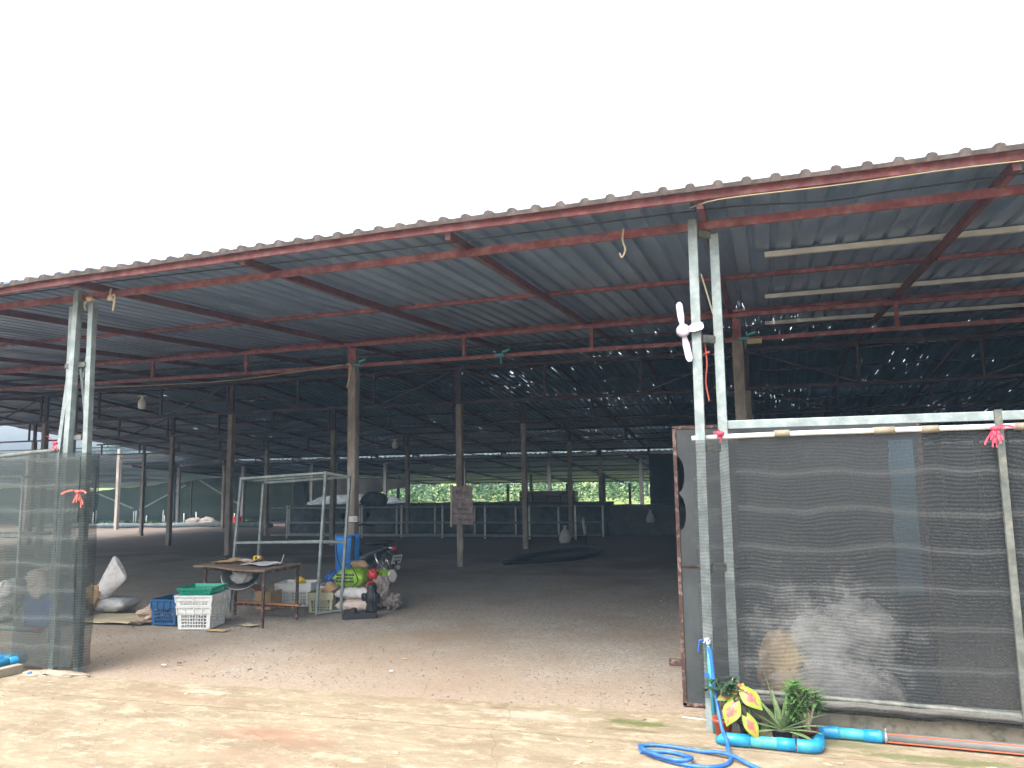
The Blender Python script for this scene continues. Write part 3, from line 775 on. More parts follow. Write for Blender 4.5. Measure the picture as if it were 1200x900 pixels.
# things on and by the beds
bm = NB()
for i in range(4):
    for k in range(3):
        bx(bm, (-8.35+i*.52, 26.6, .72+.1+k*.20), (.5, .55, .185))
tag(obj('tray_stack', bm, 'dark', bevel=.01), 'stack of black trays on the raised bed right of the signed column', 'trays')
bm = NB(); sack(bm, (-14.0, 25.4, 1.05), (.95, .6, .62), .3, 0, 0, 12, wr=.05, floor=.7); tag(obj('sack', bm, 'darknet'), 'round dark sack on the bed left of the signed column', 'sack')
bm = NB(); lathe(bm, [(.16, 0), (.19, .12), (.13, .3), (.04, .42), (.07, .5)], (-5.75, 21.9, hz(-5.75, 21.9)), 12); tag(obj('sack', bm, 'greysack'), 'small pale tied bag standing on the ground at the end of the tube bench', 'sack')
bm = NB(); lathe(bm, [(.13, 0), (.16, .1), (.1, .26), (.03, .36), (.06, .42)], (-3.75, 25.4, hz(-3.75, 25.4)+.42), 12); tag(obj('sack', bm, 'greysack'), 'small pale bag tied up before the grey clad raised bed', 'sack')
t = thing('hose_reel_stand', 'thin pale stake with hanging rag standing in the dark right of the tube benches', 'stand', (-4.9, 21.0, -.09))
bm = NB(); tube(bm, [(-4.9, 21, -.1), (-4.93, 21, .7)], .02, 6); obj('pole', bm, 'galv_old', t)
bm = NB(); tube(bm, [(-5.1, 21, -.07), (-4.6, 21, -.07)], .012, 6); obj('foot', bm, 'galv_old', t)
bm = NB(); sack(bm, (-4.95, 20.97, .45), (.5, .13, .09), 0, 0, pi/2*.95, 5); obj('rag', bm, 'greysack', t)
# loop of black hose
bm = NB(); pth = smooth_path([(-5.45, 15.8, .03), (-5.5, 17.0, .03), (-5.1, 18.6, .03), (-4.5, 19.3, .03), (-4.0, 18.6, .03), (-4.1, 17.4, .03), (-4.75, 16.4, .03), (-5.5, 15.7, .03)], 8)
tube(bm, [Vector((p.x, p.y, hz(p.x, p.y)+.05)) for p in pth], .055, 8)
tag(obj('black_hose', bm, 'black'), 'loop of thick black hose lying on the gravel right of the signed column', 'hose')

# sign on the column of the third row
sg = thing('sign_board', 'three faded boards with dark lettering fixed one above another on a concrete column', 'sign', (-6.27, 15.2, .85))
def text_mesh(s, size, origin, right, upv, parent, name='lettering', m='ink', width=None):
    cu = bpy.data.curves.new('t', 'FONT'); cu.body = s; cu.size = size; cu.extrude = .001; cu.align_x = 'CENTER'; cu.align_y = 'CENTER'
    tmp = bpy.data.objects.new('t', cu); C.objects.link(tmp); bpy.context.view_layer.update()
    me = bpy.data.meshes.new_from_object(tmp.evaluated_get(bpy.context.evaluated_depsgraph_get())); bpy.data.objects.remove(tmp)
    R = Vector(right).normalized(); U = Vector(upv).normalized(); N = R.cross(U)
    sc = 1
    if width and len(me.vertices):
        w = max(v.co.x for v in me.vertices)-min(v.co.x for v in me.vertices); sc = width/max(w, .01)
    for v in me.vertices: c = v.co.copy(); v.co = Vector(origin)+R*c.x*sc+U*c.y*min(sc, 1.4)+N*c.z
    me.materials.append(M[m]); o = bpy.data.objects.new(name, me); C.objects.link(o); o.parent = parent
    o.matrix_parent_inverse = Matrix.Translation(parent.location).inverted() if parent.type == 'EMPTY' else Matrix.Identity(4)
    return o
for i, (zc, h, txt) in enumerate([(1.545, .29, 'ห้ามสูบ'), (1.245, .30, 'ใน\nโรงเรือน'), (.98, .22, 'โดยเด็ดขาด')]):
    bm = NB(); bx(bm, (-6.24+.012*i, 15.17-.004*i, zc), (.47, .025, h-.008), rz=.0, ry=.02)
    pn = obj('panel', bm, 'sign', sg, bevel=.004)
    text_mesh(txt, .12, (-6.22+.012*i, 15.153-.004*i, zc), (1, 0, -.02), (0, 0, 1), sg, width=.3)
bm = NB(); bx(bm, (-6.49, 15.17, 1.26), (.035, .035, .88), ry=.02); obj('side_rail', bm, 'pinksack', sg)

# ------------------------------------------------------------ lattice posts of the entrance
gpR = thing('lattice_post', 'two galvanised square tubes joined by short rungs at the right side of the entrance', 'post', (-.4, 6.12, 0))
for (xb, xt, yy, zt) in ((-.492, -.468, 6.0, 3.90), (-.318, -.313, 6.12, 3.80)):
    bm = NB(); bar(bm, (xb, yy, 0), (xt, yy, zt), .072, .07, (0, 1, 0)); obj('tube', bm, 'galv', gpR, bevel=.004)
for z in (3.79, 2.94, 2.09, 1.18, .35):
    bm = NB(); bar(bm, (-.44, 6.01, z), (-.35, 6.11, z), .055, .06); obj('rung', bm, 'galv_old', gpR, bevel=.003)
bm = NB(); bar(bm, (-.43, 6.17, 3.5), (-.30, 6.16, 2.95), .012, .012); obj('strap', bm, 'rope', gpR)
gpL = thing('lattice_post', 'cluster of galvanised square tubes with crossing braces at the left side of the entrance', 'post', (-6.85, 6.1, 0))
bm = NB(); bar(bm, (-6.95, 6.02, 0), (-6.885, 6.02, 3.93), .068, .07, (0, 1, 0)); obj('tube', bm, 'galv', gpL, bevel=.004)
bm = NB(); bar(bm, (-6.69, 6.08, 0), (-6.745, 6.08, 3.80), .065, .065, (0, 1, 0)); obj('tube', bm, 'galv', gpL, bevel=.004)
bm = NB()
for a, b_ in (((-7.150, 6.16, 0), (-7.190, 6.16, 2.2)), ((-7.190, 6.16, 2.2), (-7.109, 6.16, 3.0)), ((-7.109, 6.16, 3.0), (-7.119, 6.16, 3.8))): bar(bm, a, b_, .05, .05, (0, 1, 0))
obj('tube', bm, 'galv', gpL)
for a, b_ in (((-6.86, 6.12, 3.0), (-6.73, 6.12, 3.75)), ((-6.9, 6.12, 3.1), (-6.76, 6.12, 2.35)), ((-6.78, 6.12, 2.3), (-6.92, 6.12, 1.5)), ((-6.75, 6.12, 1.5), (-6.9, 6.12, .8))):
    bm = NB(); bar(bm, a, b_, .03, .03); obj('brace', bm, 'galv', gpL)
for z in (3.13, 2.36, 1.55, .85):
    bm = NB(); bx(bm, (-6.83, 6.06, z), (.13, .05, .05)); obj('rung', bm, 'galv_old', gpL)
bm = NB(); bx(bm, (-7.04, 6.1, 3.13), (.06, .08, .05)); obj('rung', bm, 'galv_old', gpL)

# ------------------------------------------------------------ right fence: low wall, rails, net
bm = NB(); n = 60; a_ = []
for i in range(n+1):
    x = lerp(-.40, 8, i/n); j = lambda k: .006*noise.noise(Vector((x*4, k, 0)))
    a_.append([bm.verts.new((x, y+j(y), z+j(z+3))) for y, z in ((6.10, -.05), (6.10, .175), (6.115, .195), (6.25, .195), (6.25, -.05))])
for i in range(n):
    for k in range(4): bm.faces.new((a_[i][k], a_[i+1][k], a_[i+1][k+1], a_[i][k+1]))
bm.faces.new(a_[0][::-1]); bm.faces.new(a_[-1])
tag(obj('low_wall', bm, 'curb'), 'low stained concrete wall under the right net fence', 'low wall')
fn = thing('net_fence', 'galvanised tube fence hung with dark dusty shade net right of the entrance', 'fence', (1.5, 6.05, .2))
bm = NB(); bar(bm, (-.30, 6.13, 2.265), (8, 6.13, 2.265), .055, .066); obj('top_rail', bm, 'galv', fn, bevel=.004)
bm = NB(); tube(bm, [(-.55, 6.058, 2.165), (-.36, 6.058, 2.17), (-.2, 6.03, 2.172), (.3, 6.02, 2.18), (1.5, 6.02, 2.185), (3, 6.02, 2.19), (8, 6.02, 2.19)], .019, 8); obj('net_pipe', bm, 'white', fn)
bm = NB(); tube(bm, [(-.28, 6.03, .30), (.6, 6.03, .285), (1.6, 6.03, .265), (4, 6.03, .26), (8, 6.03, .26)], .017, 8); obj('bottom_pipe', bm, 'galv_old', fn)
for (xb, xt) in ((1.53, 1.535), (3.5, 3.5), (5.6, 5.6)):
    bm = NB(); bar(bm, (xb, 6.0, .2), (xt-.01, 6.0, 2.3), .045, .03, (0, 1, 0)); obj('slat', bm, 'galv_old', fn)
for x in (.06, .74, 1.05, 1.62, 2.1):
    bm = NB(); tube(bm, [(x, 6.02, 2.181), (x+random.choice((.11, .14)), 6.02, 2.182)], .026, 8); obj('clip', bm, 'stone', fn)
bm = NB(); NX, NZ = 120, 40; g_ = []
for i in range(NX+1):
    x = lerp(-.545, 8, (i/NX)**1.5); r = []
    for k in range(NZ+1):
        t = k/NZ; z = lerp(.25, 2.19+min(0, -.03+.03*x) if x < 1 else 2.19, t)
        y = 6.045+.018*sin(x*2.1+t*2)*sin(pi*t)+.012*noise.noise(Vector((x*3, z*2, 0)))
        if x > -.25: y -= 0.06*max(0, 1-abs(t-.04)/.05)*0
        if x < -.2: y = 5.945+.10*max(0, min(1, (x+.44)/.24))
        r.append(bm.verts.new((x, y, z)))
    g_.append(r)
for i in range(NX):
    for k in range(NZ): bm.faces.new((g_[i][k], g_[i+1][k], g_[i+1][k+1], g_[i][k+1])).smooth = True
bmesh.ops.translate(bm, verts=bm.verts, vec=(0, 0, 0))
netR = obj('netting', bm, 'net', fn)
# folded hem of the net lying along the wall's top
bm = NB(); a_ = []
for i in range(81):
    x = lerp(-.27, 8, i/80); w = .012*noise.noise(Vector((x*3, 0, 0))); w2 = .014*noise.noise(Vector((x*5, 6, 0)))
    a_.append([bm.verts.new((x, y+w, z+w2)) for y, z in ((6.05, .30), (6.005, .262), (5.985, .235), (6.04, .21), (6.02, .19), (6.07, .178), (6.09, .2))])
for i in range(80):
    for k in range(6): bm.faces.new((a_[i][k], a_[i+1][k], a_[i+1][k+1], a_[i][k+1])).smooth = True
obj('hem', bm, net_mat('net_hem', (.022, .022, .022), (.12, .115, .10), .97), fn)
# grey board panel standing behind the net
pnl = thing('board_panel', 'dark grey board in rusty frame with two round bites behind the right post', 'panel', (.2, 6.6, 0))
bm = NB()
def edge_x(z):
    for zc, r, d in ((1.885, .15, .055), (1.565, .15, .055)):
        if abs(z-zc) < r: return -.728+d*sqrt(1-((z-zc)/r)**2)
    return -.728
zs = [.02+.0225*i for i in range(101)]
L_ = []
for z in zs: L_.append((bm.verts.new((edge_x(z), 6.59, z)), bm.verts.new((1.12, 6.59, z)), bm.verts.new((edge_x(z), 6.605, z)), bm.verts.new((1.12, 6.605, z))))
for i in range(100):
    a, b_ = L_[i], L_[i+1]
    bm.faces.new((a[0], a[1], b_[1], b_[0])); bm.faces.new((a[2], b_[2], b_[3], a[3])); bm.faces.new((a[0], b_[0], b_[2], a[2])); bm.faces.new((a[1], a[3], b_[3], b_[1]))
obj('board', bm, 'board', pnl)
for a, b_ in (((-.745, 6.6, 0), (-.745, 6.6, 2.28)), ((1.13, 6.6, 0), (1.13, 6.6, 2.28))):
    bm = NB(); bar(bm, a, b_, .03, .04, (0, 1, 0)); obj('frame', bm, 'rust', pnl)
for z in (.012, 2.285):
    bm = NB(); bar(bm, (-.76, 6.6, z), (1.145, 6.6, z), .04, .025); obj('frame', bm, 'rust', pnl)
bm = NB(); bar(bm, (-.73, 6.582, 1.128), (1.115, 6.582, 1.128), .012, .014); obj('joint', bm, 'rust', pnl)
bm = NB(); bar(bm, (-.86, 6.6, .335), (-.76, 6.6, .335), .05, .05); obj('hinge', bm, 'rust', pnl)
# blue sheet strip behind the net
bm = NB(); a_ = []
for k in range(15):
    z = lerp(.95, 2.13, k/14); a_.append([bm.verts.new((x, 6.56+.01*sin(k), z)) for x in (.90+.01*sin(k*2), .96, 1.02, 1.075)])
for k in range(14):
    for i in range(3): bm.faces.new((a_[k][i], a_[k][i+1], a_[k+1][i+1], a_[k+1][i]))
o = obj('plastic_strip', bm, mat('faded_blue_strip', (.07, .16, .22), .6, 0, .2, 6)); tag(o, 'faded blue plastic strip hanging against the grey board behind the net', 'plastic strip')
so_ = o.modifiers.new('s', 'SOLIDIFY'); so_.thickness = .004
# heap of white and tan sacks leaning behind the net
for i, (c, s, ry, m_, lb) in enumerate([((.40, 6.40, .30), (.95, .34, .34), .12, 'sack', 'lower white dusty sack lying behind the right net fence'),
                                       ((.02, 6.40, .36), (.34, .30, .62), 0, 'card', 'tan paper sack standing behind the right net fence'),
                                       ((.46, 6.44, .66), (.78, .28, .44), -.35, 'greysack', 'upper greyish sack slumped over the white one behind the right net fence')]):
    bm = NB(); sack(bm, c, s, 0, 0, ry, 30+i, wr=.05, floor=.0); tag(obj('sack', bm, m_), lb, 'sack')

# ------------------------------------------------------------ left fence
fl = thing('net_fence', 'see-through dark shade net fence left of the entrance wrapped round the lattice post', 'fence', (-9, 6.0, 0))
bm = NB(); tube(bm, [(-14, 5.95, 2.13), (-7.9, 5.97, 2.175), (-7.3, 5.97, 2.215), (-7.0, 5.97, 2.225)], .024, 8); obj('net_pipe', bm, 'galv_old', fl)
bm = NB(); NX, NZ = 70, 30; g_ = []
for i in range(NX+1):
    x = lerp(-14, -6.97, i/NX); r = []
    zb = lerp(.32, .07, max(0, (x+9)/2.03)) if x > -9 else .32
    for k in range(NZ+1):
        t = k/NZ; r.append(bm.verts.new((x, 5.95+.02*sin(x*3+t)*sin(pi*t), lerp(zb, 2.16+.05*max(0, (x+8)), t))))
    g_.append(r)
for i in range(NX):
    for k in range(NZ): bm.faces.new((g_[i][k], g_[i+1][k], g_[i+1][k+1], g_[i][k+1])).smooth = True
obj('netting', bm, 'net_left', fl)
# wrapped end: several thicknesses round the post
bm = NB(); a_ = []
for k in range(25):
    z = lerp(.06, 2.2, k/24); w = .02*noise.noise(Vector((0, z*3, 0)))
    xs_ = [-7.42, -7.25, -7.1, -6.97, -6.84, -6.72, -6.63+w, -6.60+w, -6.63]; ysn = [5.935, 5.93, 5.935, 5.93, 5.95, 5.96, 6.02, 6.12, 6.17]
    a_.append([bm.verts.new((xs_[i]+(w if i else 0), ysn[i]+.012*noise.noise(Vector((i*1.7, z*2.2, 2))), z)) for i in range(9)])
for k in range(24):
    for i in range(8): bm.faces.new((a_[k][i], a_[k][i+1], a_[k+1][i+1], a_[k+1][i])).smooth = True
obj('folded_end', bm, 'net_fold', fl)
bm = NB(); a_ = []
for k in range(25):
    z = lerp(.08, 2.15, k/24)
    a_.append([bm.verts.new((-6.85+.04*i+.01*sin(z*5+i), 5.92+(.03 if i % 2 else -.01)+.01*sin(z*3), z)) for i in range(7)])
for k in range(24):
    for i in range(6): bm.faces.new((a_[k][i], a_[k][i+1], a_[k+1][i+1], a_[k+1][i])).smooth = True
obj('fold', bm, 'net_fold', fl)
bm = NB(); tube(bm, [(-14, 5.99, .40), (-7.15, 5.99, .40)], .026, 8); obj('bottom_pipe', bm, 'galv', fl)
bm = NB(); tube(bm, [(-7.17, 5.98, .40), (-7.09, 5.98, .41)], .034, 8); obj('pipe_cap', bm, 'redplastic', fl)

# ------------------------------------------------------------ ribbons and cords
def ribbon(loc, m_, label, n=5, L0=.12, seed=1, knot=.022):
    rnd = random.Random(seed); bm = NB(); loc = Vector(loc)
    lump(bm, loc, (knot*1.5, knot, knot*.9), seed, .4, 2)
    for i in range(n):
        a = rnd.uniform(-pi, pi); l = L0*rnd.uniform(.5, 1.1); w = rnd.uniform(.004, .009)
        d = Vector((cos(a)*.7, -.15, -abs(sin(a))-.4 if i > 1 else .4)).normalized(); p = loc.copy(); pr = None
        s_ = d.cross(Vector((0, 1, 0))).normalized()
        for k in range(6):
            q = p+s_*w, p-s_*w
            vs = [bm.verts.new(v) for v in q]
            if pr: bm.faces.new((pr[0], pr[1], vs[1], vs[0]))
            pr = vs; d = (d+Vector((0, 0, -.22))).normalized(); p = p+d*l/5+Vector((0, rnd.uniform(-.006, .006), 0)); s_ = (d.cross(Vector((rnd.uniform(-.6, .6), 1, 0)))).normalized()
    return tag(obj('ribbon', bm, m_), label, 'ribbon')
ribbon((-.335, 6.02, 2.195), 'ribbon', 'pink ribbon knotted on the net pipe at the right lattice post', 7, .06, 3, .026)
ribbon((1.49, 5.96, 2.17), 'ribbon', 'pink ribbon with loose tails tied near the slat of the right net fence', 9, .13, 5, .022)
ribbon((-6.99, 5.93, 2.30), 'ribbon', 'pink ribbon tied round the left lattice post just above the net', 7, .11, 8, .022)
ribbon((-6.63, 5.92, 1.80), 'ribbon2', 'salmon ribbon tied on the folded net edge left of the entrance', 8, .17, 11, .022)
bm = NB(); tube(bm, smooth_path([(-.42, 6.07, 2.92), (-.41, 6.06, 2.75), (-.425, 6.06, 2.6), (-.405, 6.06, 2.45)], 5), .007, 5); tube(bm, [(-.44, 6.06, 2.82), (-.385, 6.05, 2.84)], .009, 5)
tag(obj('ribbon', bm, 'ribbon2'), 'thin salmon string hanging between the tubes of the right lattice post', 'ribbon')
def cord(pts, r, m_, label, cat='cable', name='cable', sm=6):
    bm = NB(); tube(bm, smooth_path(pts, sm), r, 6); return tag(obj(name, bm, m_), label, cat)
cord([(-.46, 5.7, 3.90), (-.2, 5.6, 3.905), (.6, 5.6, 3.90), (1.3, 5.59, 3.908), (2.2, 5.59, 3.90), (4, 5.59, 3.91)], .0045, 'cordyellow', 'cream cable strung along the red fascia right of the entrance')
cord([(-9, 5.72, 3.85), (-6, 5.72, 3.88), (-3, 5.72, 3.86), (-.4, 5.72, 3.88), (.5, 5.74, 3.84), (1.1, 5.74, 3.86), (2.6, 5.74, 3.88)], .006, 'black', 'thin black cable running under the eave behind the red fascia')
cord([(-13, 10.74, 3.66), (-10.7, 10.74, 3.61), (-8.8, 10.74, 3.60), (-7.3, 10.74, 3.68), (-6.5, 10.73, 3.74)], .008, 'cordyellow', 'pale cable sagging under the second beam towards the nearest concrete column')
cord([(-6.42, 10.7, 3.74), (-6.33, 10.68, 3.70), (-6.37, 10.7, 3.5), (-6.42, 10.71, 3.35)], .012, 'rope', 'pale cord hanging at the top of the nearest concrete column', 'cord', 'cord')
cord([(-1.02, 6.0, 3.90), (-1.03, 5.99, 3.80), (-1.01, 5.99, 3.72), (-1.04, 6.0, 3.66), (-1.06, 6.0, 3.70)], .009, 'rope', 'short rope end hanging on the red front beam left of the white fan', 'rope', 'rope')
bm = NB(); tube(bm, smooth_path([(-6.42, 6.0, 3.90), (-6.40, 5.98, 3.82), (-6.36, 5.99, 3.76), (-6.38, 6, 3.66)], 5), .012, 6); lump(bm, (-6.42, 5.99, 3.80), (.03, .02, .035), 4, .5, 2); tube(bm, smooth_path([(-6.42, 5.99, 3.80), (-6.35, 5.98, 3.83), (-6.35, 5.99, 3.74)], 4), .009, 6)
tag(obj('rope', bm, 'rope'), 'knotted rope hanging on the red front beam near the left lattice post', 'rope')
bm = NB(); lump(bm, (-6.70, 6.0, 3.82), (.05, .03, .03), 9, .6, 2); tube(bm, smooth_path([(-6.70, 6, 3.82), (-6.76, 5.99, 3.77), (-6.74, 5.99, 3.70)], 4), .008, 5); tube(bm, [(-6.70, 6, 3.83), (-6.62, 5.99, 3.80)], .008, 5)
tag(obj('rope', bm, 'cordyellow'), 'yellowish cord knotted at the top of the left lattice post', 'rope')
for i, (x, lb) in enumerate([(-3.78, 'teal clip on the second beam midway between the two posts'), (-6.25, 'teal clip beside the top of the nearest concrete column'), (-.22, 'teal clip on the second beam behind the right lattice post')]):
    bm = NB(); bx(bm, (x, 10.73, 3.72), (.14, .05, .035)); bx(bm, (x+.1, 10.73, 3.78), (.13, .04, .03), ry=-.3); bx(bm, (x+.02, 10.73, 3.64), (.015, .015, .12))
    tag(obj('cable_clip', bm, 'cyan'), lb, 'clip', 'teal clips on the beams')
bm = NB(); bx(bm, (-.08, 10.72, 3.665), (.19, .05, .055)); bx(bm, (-.08, 10.72, 3.70), (.21, .06, .012)); tag(obj('lamp_holder', bm, 'cordyellow', bevel=.004), 'cream fluorescent fitting end under the second beam behind the right lattice post', 'lamp fitting')
def lamp(x, y, z, label, s=1.0):
    t = thing('hanging_lamp', label, 'lamp', (x, y, z), 'bulbs hanging from the trusses')
    bm = NB(); tube(bm, [(x, y, z), (x, y, z-.16*s)], .008, 6); obj('cord', bm, 'black', t)
    bm = NB(); bx(bm, (x, y, z-.17*s), (.19*s, .03, .02)); obj('bracket', bm, 'rope', t)
    bm = NB(); lathe(bm, [(.02, 0), (.028, -.05), (.03, -.06), (.062, -.10), (.068, -.15), (.062, -.22), (.04, -.24)], (x, y, z-.17*s), 16)
    if s != 1: bmesh.ops.scale(bm, verts=bm.verts, vec=(s, s, s), space=Matrix.Translation((-x, -y, -(z-.17*s))))
    obj('bulb', bm, 'plate', t)
lamp(-10.7, 10.8, 3.60, 'pale bulb hanging under the second beam right of the left lattice post')
lamp(-10.35, 20.0, 3.2, 'small pale bulb hanging deep in the shed left of the signed column', 1.15)

# white three bladed fan on the right post
t = thing("fan", 'small white three bladed fan fixed to the left tube of the right lattice post', 'fan', (-.55, 5.95, 3.0))
bm = NB(); lathe(bm, [(.03, -.03), (.05, -.02), (.052, .02), (.035, .032)], (-.57, 5.925, 3.0), 20, (.35, -1, .0)); obj('hub', bm, 'lilac', t)
def blade(ang, L0, w):
    bm = NB(); prev = None; d = Vector((cos(ang), 0, sin(ang))); s_ = Vector((-sin(ang), .35, cos(ang))).normalized()
    rows = []
    for i in range(11):
        u = i/10; ww = w*(.55+.45*min(1, u*2.5))*(1 if u < .85 else sqrt(max(.05, 1-((u-.85)/.17)**2)))
        p = Vector((-.57, 5.93, 3.0))+d*(.03+u*L0)
        rows.append([bm.verts.new(p+s_*a*ww/2+Vector((0, c*.006, 0))) for a, c in ((-1, -1), (1, -1), (1, 1), (-1, 1))])
    for i in range(10):
        for k in range(4): bm.faces.new((rows[i][k], rows[i][(k+1) % 4], rows[i+1][(k+1) % 4], rows[i+1][k]))
    bm.faces.new(rows[0][::-1]); bm.faces.new(rows[-1]); obj('blade', bm, 'lilac', t)
blade(radians(96), .20, .055); blade(radians(12), .13, .07); blade(radians(-80), .22, .055)

# ------------------------------------------------------------ table with things on it
tb = thing('work_table', 'low work table with warped plywood top on thin rusty legs in the entrance', 'table', (-6.77, 8.87, 0))
A = Vector((-7.48, 8.56, .745)); B = Vector((-6.14, 8.31, .745)); D_ = Vector((-7.46, 9.34, .745)); 
bm = NB(); n = 12; tp = []
for i in range(n+1):
    r = []
    for k in range(7):
        p = A+(B-A)*(i/n)+(D_-A)*(k/6); p.z += .012*sin(i*.55)+.006*noise.noise(p*3); r.append(p)
    tp.append(r)
vt = [[bm.verts.new(p) for p in r] for r in tp]; vb = [[bm.verts.new(p-Vector((0, 0, .022))) for p in r] for r in tp]
for i in range(n):
    for k in range(6):
        bm.faces.new((vt[i][k], vt[i+1][k], vt[i+1][k+1], vt[i][k+1])); bm.faces.new((vb[i][k], vb[i][k+1], vb[i+1][k+1], vb[i+1][k]))
for i in range(n):
    bm.faces.new((vt[i][0], vb[i][0], vb[i+1][0], vt[i+1][0])); bm.faces.new((vt[i][6], vt[i+1][6], vb[i+1][6], vb[i][6]))
for k in range(6):
    bm.faces.new((vt[0][k], vt[0][k+1], vb[0][k+1], vb[0][k])); bm.faces.new((vt[n][k], vb[n][k], vb[n][k+1], vt[n][k+1]))
obj('tabletop', bm, 'wood', tb)
legs = [(-7.36, 8.66), (-6.26, 8.45), (-6.16, 9.05), (-7.22, 9.12)]
for (x, y) in legs:
    bm = NB(); bar(bm, (x, y, 0), (x+.01, y, .72), .03, .03, (0, 1, 0)); obj('leg', bm, 'rust', tb)
for a, b_, z in ((0, 1, .70), (1, 2, .70), (2, 3, .70), (3, 0, .70), (3, 2, .16)):
    bm = NB(); bar(bm, (*legs[a], z), (*legs[b_], z), .03, .03); obj('rail', bm, 'rust', tb)
TZ = .757
bm = NB(); bx(bm, (0, 0, 0), (1, 1, 1)); bm.free()
def sheet(name, m_, cx, cy, z, w, d, rz, label, cat, crump=.02, fold=0, n=14, seed=0, th=.003):
    bm = NB(); R = Matrix.Rotation(rz, 3, 'Z'); g_ = []
    for i in range(n+1):
        r = []
        for k in range(n+1):
            u, v = i/n-.5, k/n-.5
            h = crump*(noise.noise(Vector((u*3+seed, v*3, seed)))+.5*noise.noise(Vector((u*8+seed, v*8, 1)))+.55)
            if fold and u > .3: h += (u-.3)**1.2*fold
            e = 1+.05*noise.noise(Vector((u*3, v*3, seed+9)))
            r.append(bm.verts.new(Vector((cx, cy, z+max(0.002, h)))+R @ Vector((u*w*e, v*d*e, 0))))
        g_.append(r)
    for i in range(n):
        for k in range(n): bm.faces.new((g_[i][k], g_[i+1][k], g_[i+1][k+1], g_[i][k+1])).smooth = True
    o = tag(obj(name, bm, m_), label, cat); s_ = o.modifiers.new('s', 'SOLIDIFY'); s_.thickness = th; s_.offset = 1
    return o
sheet('cardboard_sheet', 'card', -7.0, 8.92, TZ, .62, .34, .25, 'crumpled brown cardboard lying on the work table top', 'cardboard', .05, .12, seed=2)
sheet('paper_sheet', 'paper', -6.55, 8.80, TZ+.002, .46, .34, -.2, 'grey papers spread on the right half of the work table', 'paper', .015, .0, seed=5)
sheet('paper_sheet', 'sack', -6.33, 8.84, TZ+.006, .16, .12, .5, 'small white paper with a curled corner at the table right edge', 'paper', .02, .7, seed=8)
bm = NB(); tube(bm, [Vector((-7.28+.10*cos(a*.5), 8.92+.07*sin(a*.5), TZ+.012+.003*a)) for a in range(26)], .009, 6); tag(obj('cable_coil', bm, 'black'), 'small coil of black cable on the left of the work table', 'cable')
t = thing('tape_roll', 'yellow and black tape measure box on the work table', 'tape', (-6.77, 9.0, TZ))
bm = NB(); bx(bm, (-6.77, 9.0, TZ+.045), (.11, .06, .085)); obj('case', bm, 'yellow', t, bevel=.012)
bm = NB(); bx(bm, (-6.77, 8.966, TZ+.045), (.03, .008, .07)); bx(bm, (-6.71, 8.99, TZ+.02), (.02, .03, .02)); obj('band', bm, 'black', t)
t = thing('pan', 'battered aluminium pan hanging tilted under the work table', 'pan', (-6.85, 8.8, .5))
bm = NB(); lathe(bm, [(.02, -.19), (.10, -.18), (.19, -.12), (.25, .0), (.265, .005), (.24, -.002), (.18, -.105), (.09, -.165), (.02, -.175)], (-6.88, 8.80, .62), 28, (.35, -.75, .75)); obj('bowl', bm, 'brass', t)
bm = NB(); lump(bm, (-6.88, 8.80, .60), (.17, .10, .11), 6, .4, 3); obj('rag', bm, 'greysack', t)
bm = NB(); bx(bm, (-6.62, 9.07, .195), (1.05, .07, .022), rz=-.06); tag(obj('plank', bm, 'orangewood', bevel=.003), 'orange brown wooden plank lying across the low rail of the work table', 'plank')
bm = NB(); sheet_c = [(-7.15, 8.4)]; bm.free()
sheet('cardboard_sheet', 'card', -6.72, 8.15, .003, .30, .12, .1, 'small brown cardboard scrap on the gravel before the work table', 'cardboard', .012, seed=11)
sheet('cardboard_sheet', 'cardpale', -6.55, 8.55, .003, .26, .14, -.3, 'pale flat scrap on the gravel under the work table', 'cardboard', .012, seed=12)

